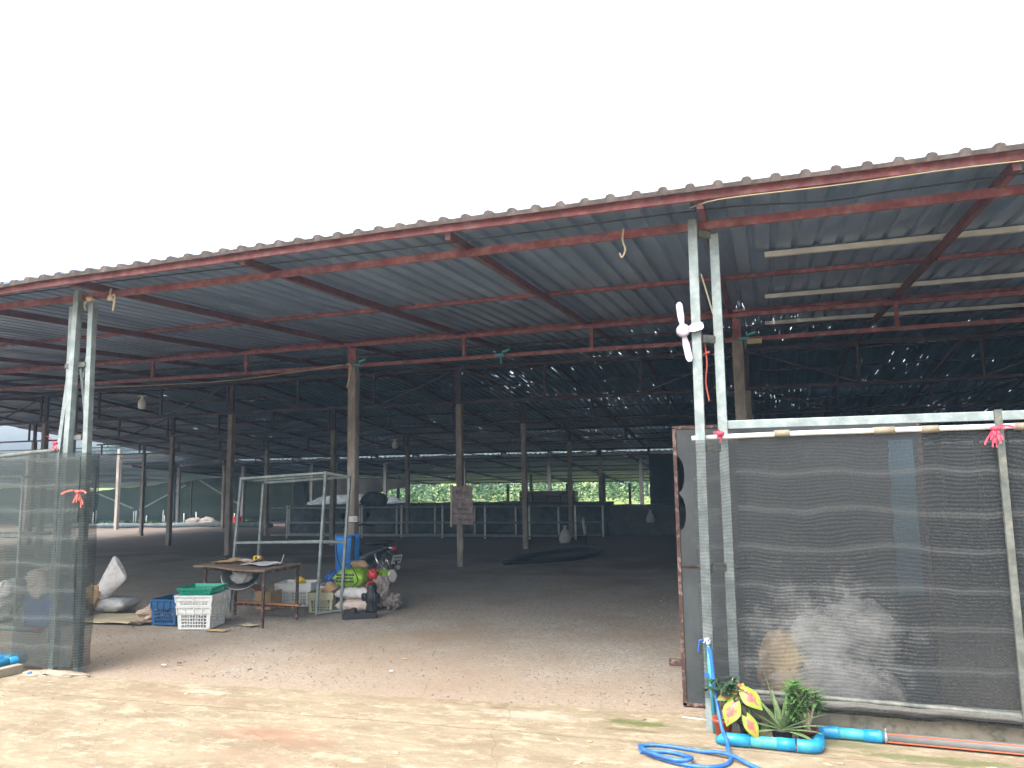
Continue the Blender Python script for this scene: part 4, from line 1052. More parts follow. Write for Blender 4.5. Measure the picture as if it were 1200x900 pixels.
# ------------------------------------------------------------ crates
def crate(name, x, y, z, L_, Wd, H, rz, m_, label, rows=4, cols=9, open_rows=(.08, .62), rim=.012, band=True, taper=.93):
    t = thing(name, label, 'crate', (x, y, z)); R = Matrix.Rotation(rz, 3, 'Z')
    def q(p): return Vector((x, y, z))+R @ Vector(p)
    def wall(bm, p0, p1):   # p0,p1: bottom corners at top size; wall slopes inward to the base
        ax = Vector(p1)-Vector(p0); ln = ax.length; ax.normalize(); nrm = Vector((ax.y, -ax.x, 0))
        def P(u, h, d=0):
            k = lerp(taper, 1, h/H); base = Vector(p0)+ax*u; return q((base.x*k+nrm.x*d, base.y*k+nrm.y*d, h))
        def slab(u0, u1, h0, h1, d=0, th=.006):
            vs = [bm.verts.new(P(u, h, dd)) for dd in (d, d-th) for (u, h) in ((u0, h0), (u1, h0), (u1, h1), (u0, h1))]
            for f in ((0, 1, 2, 3), (7, 6, 5, 4), (0, 4, 5, 1), (1, 5, 6, 2), (2, 6, 7, 3), (3, 7, 4, 0)): bm.faces.new([vs[i] for i in f])
        a, b_ = open_rows[0]*H, open_rows[1]*H
        slab(0, ln, 0, a); slab(0, ln, b_, H)
        slab(0, ln*.12, a, b_); slab(ln*.88, ln, a, b_)
        for i in range(1, cols):
            u = ln*(.12+.76*i/cols); slab(u-.005, u+.005, a, b_)
        for i in range(1, rows):
            h = lerp(a, b_, i/rows); slab(ln*.12, ln*.88, h-.005, h+.005)
        slab(-.012, ln+.012, H-.02, H, .014); slab(-.006, ln+.006, b_+.02, b_+.03, .010)
        for u in (.0, .25, .5, .75, 1): slab(ln*u-.006, ln*u+.006, b_, H, .012)
    cs = [(-L_/2, -Wd/2), (L_/2, -Wd/2), (L_/2, Wd/2), (-L_/2, Wd/2)]
    bm = NB()
    for i in range(4):
        a, b_ = cs[i], cs[(i+1) % 4]; wall(bm, (*a, 0), (*b_, 0))
    obj('walls', bm, m_, t)
    bm = NB(); c = q((0, 0, .01)); bx(bm, c, (L_*taper-.01, Wd*taper-.01, .012), rz=rz); obj('base', bm, m_, t)
    return t
RZ = .24
crate('crate', -7.125, 8.35, 0, .455, .44, .29, RZ, 'white', 'lower white perforated crate with the green basket above it')
crate('crate', -7.125, 8.35, .292, .485, .47, .135, RZ, 'white', 'shallow white crate nested on top of the lower white crate', rows=2, open_rows=(.15, .35), taper=.97)
t = crate('basket', -7.135, 8.36, .43, .455, .44, .085, RZ, 'green', 'green plastic basket topmost on the white crates', rows=2, cols=8, open_rows=(.2, .55), taper=.9); t['category'] = 'basket'
crate('crate', -7.72, 8.50, 0, .38, .44, .33, .12, 'crateblue', 'dark blue crate beside the stacked white crates')
crate('crate', -6.86, 10.12, .0, .55, .42, .34, .2, 'white', 'white perforated crate on the ground behind the work table')
crate('crate', -6.25, 10.2, .0, .45, .38, .31, .2, 'white', 'second white crate behind the cream crate and rack leg')
crate('crate', -6.18, 9.78, 0, .36, .42, .28, .25, 'cream', 'dirty cream crate behind the steel rack leg')
bm = NB(); lump(bm, (-6.82, 10.1, .36), (.09, .07, .06), 5, .5, 3); tag(obj('rag', bm, 'yellow'), 'yellow crumpled packet in the white crate behind the work table', 'packet')
bm = NB(); lump(bm, (-6.12, 9.85, .30), (.13, .12, .09), 7, .5, 3); tag(obj('rag', bm, 'card'), 'brown crumpled paper sticking out of the dirty cream crate', 'paper')
# cardboard box open
t = thing('cardboard_box', 'open orange brown cardboard box under the back of the work table', 'box', (-7.1, 9.75, 0))
bm = NB()
for (c, s) in (((-7.12, 9.62, .13), (.26, .006, .26)), ((-7.12, 9.88, .13), (.26, .006, .26)), ((-7.25, 9.75, .13), (.006, .254, .26)), ((-6.99, 9.75, .13), (.006, .254, .26)), ((-7.12, 9.75, .005), (.25, .25, .006))): bx(bm, c, s)
obj('sides', bm, 'card', t)
bm = NB(); bx(bm, (-7.30, 9.70, .29), (.14, .22, .006), ry=.7, rz=.2); obj('flap', bm, 'orangewood', t)
# cloth bundle, flat cardboard, leaning sack
bm = NB(); lump(bm, (-8.10, 8.62, .08), (.27, .20, .15), 14, .45, 5, 2.4, .0, .45); tag(obj('cloth_bundle', bm, 'cloth'), 'crumpled beige and red cloth bundle on the gravel beside the blue crate', 'cloth')
sheet('cardboard_sheet', 'cardpale', -8.62, 8.50, .004, 1.15, .70, .12, 'large flat cardboard sheet lying on the gravel left of the cloth bundle', 'cardboard', .018, seed=21)
sheet('cardboard_sheet', 'wood', -8.05, 8.28, .016, .30, .14, .6, 'dark edged cardboard scrap on the corner of the large flat sheet', 'cardboard', .02, seed=22)
bm = NB(); sack(bm, (-9.15, 8.85, .13), (.62, .42, .20), .2, 0, 0, 8, floor=.0); tag(obj('sack', bm, 'greysack'), 'flat grey sack lying beneath the pointed white sack', 'sack')
bm = NB(); 
a_ = []
for i in range(15):
    t_ = i/14
    ctr = Vector((-9.30+.38*t_, 8.75, .22+.46*t_)); hw = lerp(.10, .22, t_)*(1.0 if t_ < .93 else .8); r = []
    for k in range(16):
        a = 2*pi*k/16; dz = Vector((-.45, 0, .6)).normalized()
        th = lerp(.13, .035, t_)+.018*noise.noise(Vector((t_*5, k*.8, 3)))
        r.append(bm.verts.new(ctr+dz*cos(a)*hw+Vector((0, 1, 0))*sin(a)*th))
    a_.append(r)
for i in range(14):
    for k in range(16): bm.faces.new((a_[i][k], a_[i][(k+1) % 16], a_[i+1][(k+1) % 16], a_[i+1][k])).smooth = True
bm.faces.new(a_[0][::-1]); bm.faces.new(a_[-1])
tag(obj('sack', bm, 'sack'), 'stiff white sack with its mouth pointing up right beside the left fence', 'sack')
bm = NB(); lump(bm, (-9.30, 8.62, .25), (.13, .12, .18), 17, .5, 4, 2.4, .05, .4); tag(obj('rag', bm, 'card'), 'crumpled brown paper bag tucked behind the left fence beside the pointed sack', 'paper bag')
# sacks and rack behind the left net
for i, (c, s, rz, ry, m_, lb) in enumerate([((-10.15, 8.0, .28), (.62, .50, .30), .3, -1.15, 'sack', 'plump grey white sack behind the left net at the frame edge'),
                                           ((-9.72, 8.15, .32), (.68, .34, .22), .2, -1.25, 'greysack', 'second pale sack leaning behind the left net nearer the post'),
                                           ((-9.35, 7.9, .55), (.4, .4, .32), .2, 1.2, 'pinksack', 'round tied pale bag behind the left net beside the lattice post')]):
    bm = NB(); sack(bm, c, s, rz, 0, ry, 40+i, wr=.05, floor=0.0 if i < 2 else None); tag(obj('sack', bm, m_), lb, 'sack')
bm = NB(); bx(bm, (-9.3, 7.95, .2), (.5, .35, .4)); tag(obj('box', bm, 'bluecloth', bevel=.01), 'dark blue box under the tied bag behind the left net', 'box')
rk = thing('shelf_rack', 'galvanised tube shelf rack seen through the left net', 'rack', (-10.2, 7.8, 0))
for (x, y) in ((-9.55, 7.65), (-9.7, 8.3), (-11.4, 7.4), (-11.5, 8.0)):
    bm = NB(); tube(bm, [(x, y, 0), (x, y, 1.98)], .02, 7); obj('post', bm, 'galv', rk)
for z in (1.98, 1.18):
    bm = NB(); tube(bm, [(-9.55, 7.65, z), (-11.4, 7.4, z), (-11.5, 8.0, z), (-9.7, 8.3, z), (-9.55, 7.65, z)], .02, 7); obj('shelf_frame', bm, 'galv', rk)
bm = NB(); bx(bm, (-10.6, 7.9, .72), (.5, .4, .5)); tag(obj('box', bm, 'cardpale', bevel=.01), 'plain beige carton on the rack behind the left net', 'box')

# ------------------------------------------------------------ galvanised rack in the entrance
rk = thing('steel_rack', 'leaning bare galvanised tube rack standing behind the work table', 'rack', (-6.7, 9.5, 0))
F = [Vector((-7.50, 9.35, 0)), Vector((-7.40, 9.80, 0)), Vector((-6.08, 9.41, 0)), Vector((-5.87, 9.70, 0))]
Tt = [Vector((-7.311, 9.3, 1.93)), Vector((-7.295, 9.8, 1.86)), Vector((-5.96, 9.41, 1.995)), Vector((-5.726, 9.67, 1.93))]
for i in range(4):
    bm = NB(); bar(bm, F[i], Tt[i], .034, .034, (0, 1, 0)); obj('post', bm, 'galv', rk)
def rail4(h, m_='galv'):
    Q = [F[i].lerp(Tt[i], h) for i in range(4)]
    for a, b_ in ((0, 2), (1, 3), (0, 1), (2, 3)):
        bm = NB(); bar(bm, Q[a], Q[b_], .032, .032); obj('rail', bm, m_, rk)
rail4(.99); rail4(.51)
bm = NB(); Q = [F[i].lerp(Tt[i], .99) for i in range(4)]; bar(bm, (Q[0]+Q[1])/2, (Q[2]+Q[3])/2, .025, .025); obj('rail', bm, 'galv', rk)
bm = NB(); bar(bm, F[2]+Vector((0, 0, .03)), F[3]+Vector((0, 0, .03)), .03, .03); obj('rail', bm, 'galv', rk)
bm = NB(); Q = [F[i].lerp(Tt[i], .51) for i in range(4)]
for u in (.33, .66): bar(bm, Q[0].lerp(Q[1], u), Q[2].lerp(Q[3], u), .025, .025)
obj('shelf_bars', bm, 'galv', rk)

# ------------------------------------------------------------ blue barrel, sacks, dark machine at the column
t = thing('blue_container', 'tall blue plastic container with folded sides before the nearest concrete column', 'container', (-6.5, 10.4, .3))
bm = NB(); n = 28; a_ = []
for j in range(11):
    z = lerp(0.42, 1.02, j/10); r = []
    for k in range(n):
        a = 2*pi*k/n; q = 1+.08*sin(3*a+1)+.03*sin(7*a+j*.1); s_ = lerp(.9, 1.03, j/10)
        r.append(bm.verts.new((-6.17+.19*cos(a)*q*s_, 10.35+.15*sin(a)*q*s_, z+.018*sin(2*a)*(j == 10))))
    a_.append(r)
for j in range(10):
    for k in range(n): bm.faces.new((a_[j][k], a_[j][(k+1) % n], a_[j+1][(k+1) % n], a_[j+1][k])).smooth = True
bm.faces.new(a_[0][::-1])
o = obj('body', bm, 'blue', t); s_ = o.modifiers.new('s', 'SOLIDIFY'); s_.thickness = .008
bm = NB(); bx(bm, (-5.99, 10.22, .85), (.05, .02, .36), ry=.05); obj('strap', bm, 'black', t)
bm = NB(); bx(bm, (-6.17, 10.35, .20), (.42, .34, .42)); tag(obj('crate', bm, 'darknet', bevel=.015), 'dark crate hidden behind the green bags that carries the blue container', 'crate')
for i, (c, s, rz, m_, lb) in enumerate([((-5.72, 9.95, .085), (.60, .42, .18), .25, 'pinksack', 'lowest pinkish white sack of the pile under the lime green bags'),
                                       ((-5.72, 9.95, .255), (.62, .42, .18), .3, 'sack', 'white sack lying directly under the lime green bag'),
                                       ((-5.80, 9.90, .465), (.46, .36, .26), .15, 'limesack', 'front lime green bag with dark print on top of the white sacks'),
                                       ((-5.52, 10.25, .43), (.42, .26, .19), -.25, 'limesack', 'rear lime green bag with its white end facing right')]):
    bm = NB(); sack(bm, c, s, rz, 0, 0 if i < 3 else -.12, 60+i, wr=.035, floor=.0)
    o = tag(obj('sack', bm, m_), lb, 'sack')
    if i == 2:
        for r_ in range(3):
            bm = NB(); rnd = random.Random(r_); x = -5.93
            while x < -5.68:
                w = rnd.uniform(.012, .028); bx(bm, (x, 9.712-.004*r_+(x+5.8)*.15, .52-.045*r_), (w, .012, rnd.uniform(.018, .03)), rz=.15); x += w+.008
            obj('print', bm, 'ink', o)
    if i == 3:
        bm = NB(); lathe(bm, [(.02, -.01), (.085, -.008), (.095, .01), (.08, .02)], (-5.32, 10.20, .455), 16, (1, -.25, .12)); obj('end_cap', bm, 'sack', o)
bm = NB(); lump(bm, (-5.80, 10.08, .62), (.12, .08, .07), 66, .5, 3); tag(obj('rag', bm, 'card'), 'brown rag lying on top of the front lime green bag', 'rag')
bm = NB(); lump(bm, (-6.17, 9.98, .42), (.13, .10, .11), 67, .5, 4, 2.2, None, .4); tag(obj('plastic_bag', bm, 'bluecloth'), 'crumpled dark blue plastic bag left of the front lime green bag', 'bag')
bm = NB(); sack(bm, (-6.05, 9.95, .18), (.3, .3, .3), .2, 0, .4, 68, floor=0.0); tag(obj('sack', bm, 'darknet'), 'dark bag between the cream crate and the white sacks', 'bag')
bm = NB(); lump(bm, (-5.38, 10.0, .25), (.14, .13, .22), 70, .5, 4, 2.2, 0.0, .5); lump(bm, (-5.20, 10.05, .12), (.12, .12, .13), 71, .5, 4, 2.2, 0.0, .5)
tag(obj('cloth_bundle', bm, 'ragwhite'), 'pale dirty cloth bundle heaped right of the white sacks', 'cloth')
bm = NB(); lump(bm, (-5.43, 9.78, .38), (.075, .07, .065), 72, .2, 3); tag(obj('plastic_jar', bm, 'redplastic'), 'small red round container resting against the white sack', 'container')
bm = NB(); lump(bm, (-5.52, 10.0, .50), (.08, .08, .09), 73, .4, 3); tag(obj('rag', bm, 'redplastic'), 'red rag stuffed between the two lime green bags', 'rag')
t = thing('machine', 'oily black hand pump machine standing on the gravel before the white sacks', 'machine', (-5.3, 9.45, 0))
bm = NB(); bx(bm, (-5.38, 9.38, .035), (.46, .16, .07), rz=.5); bx(bm, (-5.50, 9.32, .085), (.16, .12, .05), rz=.5); lathe(bm, [(.05, 0), (.05, .05), (.03, .07)], (-5.45, 9.34, .07), 12); obj('base', bm, 'black', t, bevel=.008)
bm = NB(); lathe(bm, [(.07, 0), (.085, .05), (.07, .12), (.09, .16), (.09, .25), (.06, .30), (.075, .33), (.05, .38), (.03, .40)], (-5.24, 9.46, .06), 16); obj('body', bm, 'black', t)
bm = NB(); bx(bm, (-5.17, 9.46, .25), (.06, .1, .14)); tube(bm, [(-5.2, 9.42, .42), (-5.14, 9.36, .33), (-5.13, 9.36, .15)], .014, 6); lathe(bm, [(.05, 0), (.055, .03), (.03, .04)], (-5.31, 9.40, .28), 12, (-.5, -1, 0)); obj('pump_head', bm, 'dark', t)
cord([(-6.02, 9.8, .95), (-5.98, 9.78, .75), (-5.88, 9.74, .60), (-5.78, 9.72, .68), (-5.70, 9.74, .60), (-5.62, 9.74, .45), (-5.66, 9.72, .38)], .007, 'black', 'thin black cable looping over the front lime green bag')
# meter box on the column
t = thing('socket_box', 'small white socket box strapped on the nearest concrete column', 'box', (-6.32, 10.7, 1.25))
bm = NB(); bx(bm, (-6.26, 10.69, 1.25), (.16, .05, .09)); obj('case', bm, 'plate', t, bevel=.006)
bm = NB(); bx(bm, (-6.215, 10.662, 1.25), (.05, .006, .06)); obj('cover', bm, 'greysack', t)
bm = NB(); bx(bm, (-6.33, 10.725, 1.30), (.2, .01, .012)); obj('strap', bm, 'galv_old', t)

# ------------------------------------------------------------ motorbike
bk = thing('motorbike', 'dark underbone motorbike with white number plate parked behind the sacks', 'motorbike', (-6.9, 12.4, 0))
dv = Vector((-1.25, .62, 0)).normalized(); sv = Vector((dv.y, -dv.x, 0))     # forward, right
Ob = Vector((-6.49, 12.15, 0))
def bp_(f, s, z): return Ob+dv*f+sv*s+Vector((0, 0, z))
def wheel(f, R_):
    c = bp_(f, 0, R_); ax = sv
    bm = NB(); ring = []
    for i in range(33):
        a = 2*pi*i/32; ring.append(c+(dv*cos(a)+Vector((0, 0, 1))*sin(a))*(R_-.035))
    tube(bm, ring, .038, 8, False); w = obj('wheel', bm, 'black', bk)
    bm = NB(); tube(bm, [c+(p-c)*.86 for p in ring], .012, 6, False)
    for i in range(10):
        a = 2*pi*i/10; tube(bm, [c, c+(dv*cos(a)+Vector((0, 0, 1))*sin(a))*(R_-.07)], .008, 4)
    lathe(bm, [(.05, -.04), (.06, 0), (.05, .04)], c, 12, ax); obj('rim', bm, 'chrome', w)
wheel(0, .285); wheel(1.22, .285)
def loft(bm, secs):
    rings = []
    for f, z, w, h in secs:
        rings.append([bm.verts.new(bp_(f, w*cos(2*pi*k/12), z+h*sin(2*pi*k/12))) for k in range(12)])
    for i in range(len(rings)-1):
        for k in range(12): bm.faces.new((rings[i][k], rings[i][(k+1) % 12], rings[i+1][(k+1) % 12], rings[i+1][k])).smooth = True
    bm.faces.new(rings[0][::-1]); bm.faces.new(rings[-1])
bm = NB(); loft(bm, [(-.28, .70, .04, .03), (-.15, .67, .08, .06), (.1, .60, .11, .09), (.35, .52, .11, .11), (.55, .42, .10, .13), (.75, .42, .08, .10), (.9, .58, .07, .12), (1.0, .78, .06, .10)]); obj('body', bm, 'dark', bk)
bm = NB(); loft(bm, [(-.25, .77, .05, .02), (-.1, .765, .09, .035), (.15, .74, .11, .045), (.4, .72, .10, .045), (.55, .70, .06, .03)]); obj('seat', bm, 'black', bk)
bm = NB(); loft(bm, [(.93, .62, .12, .10), (1.0, .8, .14, .12), (1.03, .95, .09, .08), (1.0, 1.02, .05, .03)]); obj('front_cowl', bm, 'bluecloth', bk)
bm = NB(); loft(bm, [(-.30, .665, .055, .04), (-.22, .68, .06, .045), (-.05, .69, .075, .03)]); obj('tail_panel', bm, 'chrome', bk)
bm = NB(); lump(bm, bp_(-.31, 0, .67), (.055, .055, .045), 2, .05, 3); obj('tail_light', bm, 'redplastic', bk)
bm = NB(); lump(bm, bp_(1.14, 0, .82), (.07, .07, .07), 2, .02, 3); obj('headlight', bm, 'plate', bk)
bm = NB(); bm_p = bp_(-.37, .0, .49); ang = math.atan2(sv.y, sv.x)
bx(bm, bm_p, (.20, .006, .155), rz=ang, rx=.35); pl = obj('number_plate', bm, 'plate', bk)
bm = NB()
for r_ in range(2):
    for i in range(5):
        bx(bm, bm_p+Vector((0, 0, .03-.055*r_))+sv*(-.06+.03*i)-dv*(.010-.012*(r_ == 0)*0+(.014 if r_ == 0 else -.006)), (.016, .004, .032), rz=ang, rx=.35)
obj('plate_characters', bm, 'ink', pl)
bm = NB(); loft(bm, [(-.36, .48, .03, .09), (-.28, .58, .06, .05), (-.05, .62, .06, .03), (.15, .58, .05, .02)]); obj('rear_fender', bm, 'black', bk)
bm = NB(); loft(bm, [(1.02, .57, .05, .02), (1.2, .62, .055, .02), (1.40, .56, .05, .02), (1.5, .44, .04, .02)]); obj('front_fender', bm, 'bluecloth', bk)
bm = NB(); tube(bm, [bp_(.55, .14, .27), bp_(.2, .15, .25), bp_(-.2, .16, .33)], [.02, .04, .045], 10); obj('exhaust', bm, 'chrome', bk)
for s in (-1, 1):
    bm = NB(); tube(bm, [bp_(0, .10*s, .29), bp_(.10, .12*s, .58)], .026, 8); obj('shock_absorber', bm, 'chrome', bk)
    bm = NB(); tube(bm, [bp_(1.22, .06*s, .285), bp_(1.05, .07*s, .8)], .02, 8); obj('fork', bm, 'galv_old', bk)
    bm = NB(); tube(bm, [bp_(1.0, .05*s, 1.0), bp_(.95, .2*s, 1.03), bp_(.82, .33*s, 1.0)], .016, 8); obj('handlebar', bm, 'black', bk)
    bm = NB(); tube(bm, [bp_(.93, .22*s, 1.03), bp_(.92, .26*s, 1.18)], .006, 5); lathe(bm, [(.02, -.01), (.055, 0), (.02, .012)], bp_(.92, .27*s, 1.2), 12, -dv); obj('mirror', bm, 'black', bk)
bm = NB(); lathe(bm, [(.04, -.1), (.09, -.08), (.1, 0), (.09, .08), (.04, .1)], bp_(.5, 0, .30), 14, sv); bx(bm, bp_(.62, 0, .32), (.16, .14, .14), rz=ang); obj('engine', bm, 'galv_old', bk)
bm = NB(); bar(bm, bp_(0, .09, .285), bp_(.5, .09, .29), .03, .07); obj('chain_case', bm, 'black', bk)
bm = NB(); tube(bm, [bp_(-.15, .17, .15), bp_(.05, .17, .13)], .018, 6); obj('reflector', bm, 'redplastic', bk)

# ------------------------------------------------------------ blue pipes, hose, pots at the right
bp = thing('blue_pipe', 'thick blue plastic water pipe with elbows round the potted plants, joining a grey pipe', 'pipe', (0, 5.7, 0))
r0 = .042
def ztop(x): return .012+r0
bm = NB(); tube(bm, [(-.32, 5.70, ztop(0)), (-.02, 5.70, ztop(0)), (.0, 5.70, ztop(0))], r0*.93, 16); obj('pipe', bm, 'pvc_faded', bp)
bm = NB(); tube(bm, [(-.44, 5.715, .035), (-.40, 5.705, ztop(0)-.006), (-.36, 5.70, ztop(0)), (-.21, 5.70, ztop(0))], [.02, .038, .043, .043], 16); obj('elbow', bm, 'pvc', bp)
bm = NB(); tube(bm, [(-.04, 5.70, ztop(0)), (.08, 5.70, ztop(0))], r0, 16); obj('coupling', bm, 'pvc', bp)
bm = NB(); tube(bm, smooth_path([(.09, 5.70, ztop(0)), (.17, 5.70, ztop(0)), (.215, 5.72, ztop(0)), (.23, 5.77, ztop(0)), (.232, 5.84, ztop(0))], 5), r0*1.03, 16); obj('elbow', bm, 'pvc', bp)
bm = NB(); tube(bm, [(.232, 5.84, ztop(0)), (.236, 5.98, ztop(0))], r0*.93, 16); obj('pipe', bm, 'pvc', bp)
bm = NB(); tube(bm, smooth_path([(.236, 5.95, ztop(0)), (.24, 6.01, ztop(0)), (.265, 6.04, ztop(0)), (.32, 6.045, ztop(0)), (.38, 6.045, ztop(0))], 5), r0*1.03, 16); obj('elbow', bm, 'pvc', bp)
bm = NB(); tube(bm, [(.37, 6.045, ztop(0)), (.62, 6.042, ztop(0))], r0*.93, 16); obj('pipe', bm, 'pvc_faded', bp)
bm = NB(); tube(bm, [(.54, 6.042, ztop(0)), (.645, 6.04, ztop(0)), (.66, 6.04, ztop(0))], [r0*1.03, r0*1.03, r0*.9], 16); obj('coupling', bm, 'pvc', bp)
bm = NB(); tube(bm, [(.655, 6.04, ztop(0)), (3.5, 6.0, ztop(0))], .036, 16); gp = obj('grey_section', bm, 'greypipe', bp)
for dz, dy in ((.028, -.024), (-.022, -.031)):
    bm = NB(); tube(bm, [(.69, 6.04+dy, ztop(0)+dz), (3.5, 6.0+dy, ztop(0)+dz)], .0045, 5); obj('stripe', bm, 'orange', gp)
bm = NB(); tube(bm, [(.672, 6.04, ztop(0)), (.688, 6.04, ztop(0))], .041, 14); bx(bm, (.68, 6.03, ztop(0)+.05), (.012, .012, .02)); obj('clamp', bm, 'galv', bp)
# riser and hose
t = thing('standpipe', 'thin pale blue riser pipe with tap end beside the right lattice post', 'standpipe', (-.5, 5.97, 0))
bm = NB(); tube(bm, [(-.46, 5.93, 0), (-.49, 5.96, .64)], .017, 10); obj('pipe', bm, 'pvc_faded', t)
bm = NB(); lathe(bm, [(.02, 0), (.026, .01), (.026, .035), (.012, .05)], (-.492, 5.96, .63), 12); tube(bm, [(-.5, 5.95, .65), (-.52, 5.93, .655)], .01, 6); obj('valve', bm, 'plate', t)
bm = NB(); 
for pts_ in ([(-.50, 5.94, .655), (-.54, 5.92, .66), (-.555, 5.92, .62), (-.56, 5.92, .58)], [(-.50, 5.94, .64), (-.53, 5.92, .67), (-.55, 5.91, .66)], [(-.49, 5.93, .66), (-.47, 5.92, .68)]): tube(bm, smooth_path(pts_, 3), .006, 5)
bx(bm, (-.505, 5.92, .42), (.03, .012, .025)); obj('tie', bm, 'hose', t)
hp = [(-0.485, 5.935, 0.620), (-0.465, 5.920, 0.550), (-0.455, 5.900, 0.400), (-0.435, 5.840, 0.260), (-0.400, 5.720, 0.120), (-0.365, 5.620, 0.075), (-0.345, 5.470, 0.045), (-0.330, 5.410, 0.030), (-0.340, 5.330, 0.026), (-0.400, 5.250, 0.026), (-0.520, 5.210, 0.026), (-0.700, 5.250, 0.026), (-0.840, 5.330, 0.026), (-0.930, 5.430, 0.026), (-0.900, 5.510, 0.026), (-0.760, 5.530, 0.026), (-0.550, 5.495, 0.026), (-0.350, 5.430, 0.046), (-0.150, 5.280, 0.026), (0.050, 5.170, 0.026), (0.300, 5.050, 0.026), (0.600, 4.850, 0.026)]
bm = NB(); tube(bm, smooth_path(hp, 7), .0135, 10)
tube(bm, smooth_path([(-.93, 5.42, .05), (-.85, 5.31, .05), (-.66, 5.22, .05), (-.57, 5.28, .046), (-.62, 5.37, .03), (-.74, 5.42, .026), (-.86, 5.40, .026), (-.92, 5.37, .026)], 7), .0135, 10)
tag(obj('hose', bm, 'hose'), 'bright blue hose dropping from the standpipe and coiled on the concrete', 'hose')

def pot(t, x, y, r, h, m_):
    bm = NB(); lathe(bm, [(r*.72, 0), (r*.96, h*.84), (r*1.08, h*.85), (r*1.1, h), (r*.98, h), (r*.92, h*.86), (r*.3, h*.85)], (x, y, .012), 22); obj('pot', bm, m_, t)
    bm = NB(); lathe(bm, [(r*.94, 0), (r*.5, .01), (.003, .015)], (x, y, .012+h*.84), 14); obj('soil', bm, 'soil', t)
def strap_leaf(bm, base, d, L0, w, droop, th=.4, n=9, sq=False):
    p = Vector(base); d = Vector(d).normalized(); prev = None
    side = d.cross(Vector((0, 0, 1)))
    side = side.normalized() if side.length > .05 else Vector((1, 0, 0))
    rows = []
    for i in range(n+1):
        u = i/n; ww = w*(1-u**1.6)*(.8+.4*sin(pi*min(1, u*1.3)))+.0008; nr = side.cross(d).normalized()
        rows.append([bm.verts.new(p+side*ww*cos(a)+nr*ww*th*(sin(a) if sin(a) < 0 else sin(a)*-.15)) for a in [2*pi*k/8 for k in range(8)]])
        d = (d+Vector((0, 0, -droop/n))).normalized(); p = p+d*L0/n
    for i in range(n):
        for k in range(8): bm.faces.new((rows[i][k], rows[i][(k+1) % 8], rows[i+1][(k+1) % 8], rows[i+1][k])).smooth = True
    bm.faces.new(rows[0][::-1]); bm.faces.new(rows[-1])
# aloe
ax_, ay_ = .0, 5.845
t = thing('potted_plant', 'spiky aloe with long speckled leaves in a black pot inside the pipe elbow', 'potted plant', (ax_, ay_, .012))
pot(t, ax_, ay_, .075, .11, 'black')
bm = NB(); base = Vector((ax_+.0, ay_-.01, .115))
for (dx, dy, dz, L0, dr) in [(-.35, -.1, 1.3, .37, -.1), (-.75, -.2, 1.0, .30, .15), (-1.0, -.1, .62, .32, .15), (-1.1, -.3, .35, .30, .25), (-1.0, -.5, .08, .28, .35),
                            (.75, -.1, 1.1, .33, .0), (.25, .2, 1.3, .26, 0), (1.0, -.2, .62, .31, .25), (1.1, -.3, .45, .30, .35), (1.1, -.4, .26, .27, .3), (1.0, -.6, .1, .30, .5),
                            (.1, -.6, .9, .2, .3), (-.2, .5, .9, .24, .1), (.5, .5, .8, .25, .1), (-.6, .5, .7, .25, .2), (.9, .3, .5, .26, .3), (.3, -.5, 1, .17, .2)]:
    strap_leaf(bm, base, (dx, dy, dz), L0*1.12, .027, dr)
obj('leaves', bm, 'aloe', t)
# caladium
cx_, cy_ = -.235, 5.86
t = thing('potted_plant', 'caladium with broad yellow leaves and red veins in a black pot', 'potted plant', (cx_, cy_, .012))
pot(t, cx_+.02, cy_, .08, .13, 'black')
def heart(tip_c, nrm, down, L0, W_):
    bm = NB(); lay = bm.verts.layers.float.new('leafpos'); N = Vector(nrm).normalized(); D2 = Vector(down); D2 = (D2-N*D2.dot(N)).normalized(); S2 = N.cross(D2)
    n = 12; rows = []
    for i in range(n+1):
        u = i/n; w = W_*(sin(pi*min(1, (u*.92+.06))**.75))*(1-.25*u); r = []
        for k in range(9):
            v = k/4-1
            pp_ = Vector(tip_c)+D2*(u-.35)*L0+S2*v*w+N*(-.25*abs(v)*w+.05*w*sin(7*u+3*v)-.3*(u-.3)**2*L0)
            if u < .2: pp_ += -D2*abs(v)*.18*L0*(1-u/.2)
            vv = bm.verts.new(pp_); vv[lay] = abs(v)*.55+abs(u-.35)*.5; r.append(vv)
        rows.append(r)
    for i in range(n):
        for k in range(8): bm.faces.new((rows[i][k], rows[i][k+1], rows[i+1][k+1], rows[i+1][k])).smooth = True
    return bm
for (c, nr, dn, L0, W_) in [((-.33, 5.70, .245), (-.2, -1, .5), (-.35, -.2, -1), .165, .07), ((-.195, 5.76, .33), (.25, -1, .65), (.8, -.2, -.75), .165, .068),
                           ((-.36, 5.79, .33), (-.3, -.8, .9), (-1, -.2, -.3), .13, .05), ((-.20, 5.68, .165), (.2, -1, .35), (.55, -.2, -1), .16, .052), ((-.28, 5.84, .36), (0, -.7, 1), (-.2, -1, 0), .13, .05)]:
    obj('leaf', heart(c, nr, dn, L0, W_), 'caladium', t, recalc=False)
bm = NB()
for e in ((-.33, 5.72, .26), (-.2, 5.78, .35), (-.36, 5.8, .35), (-.2, 5.7, .2)): tube(bm, smooth_path([(cx_, cy_, .12), (lerp(cx_, e[0], .4), lerp(cy_, e[1], .4), .24), e], 4), .004, 5)
obj('stalks', bm, 'leaf', t)
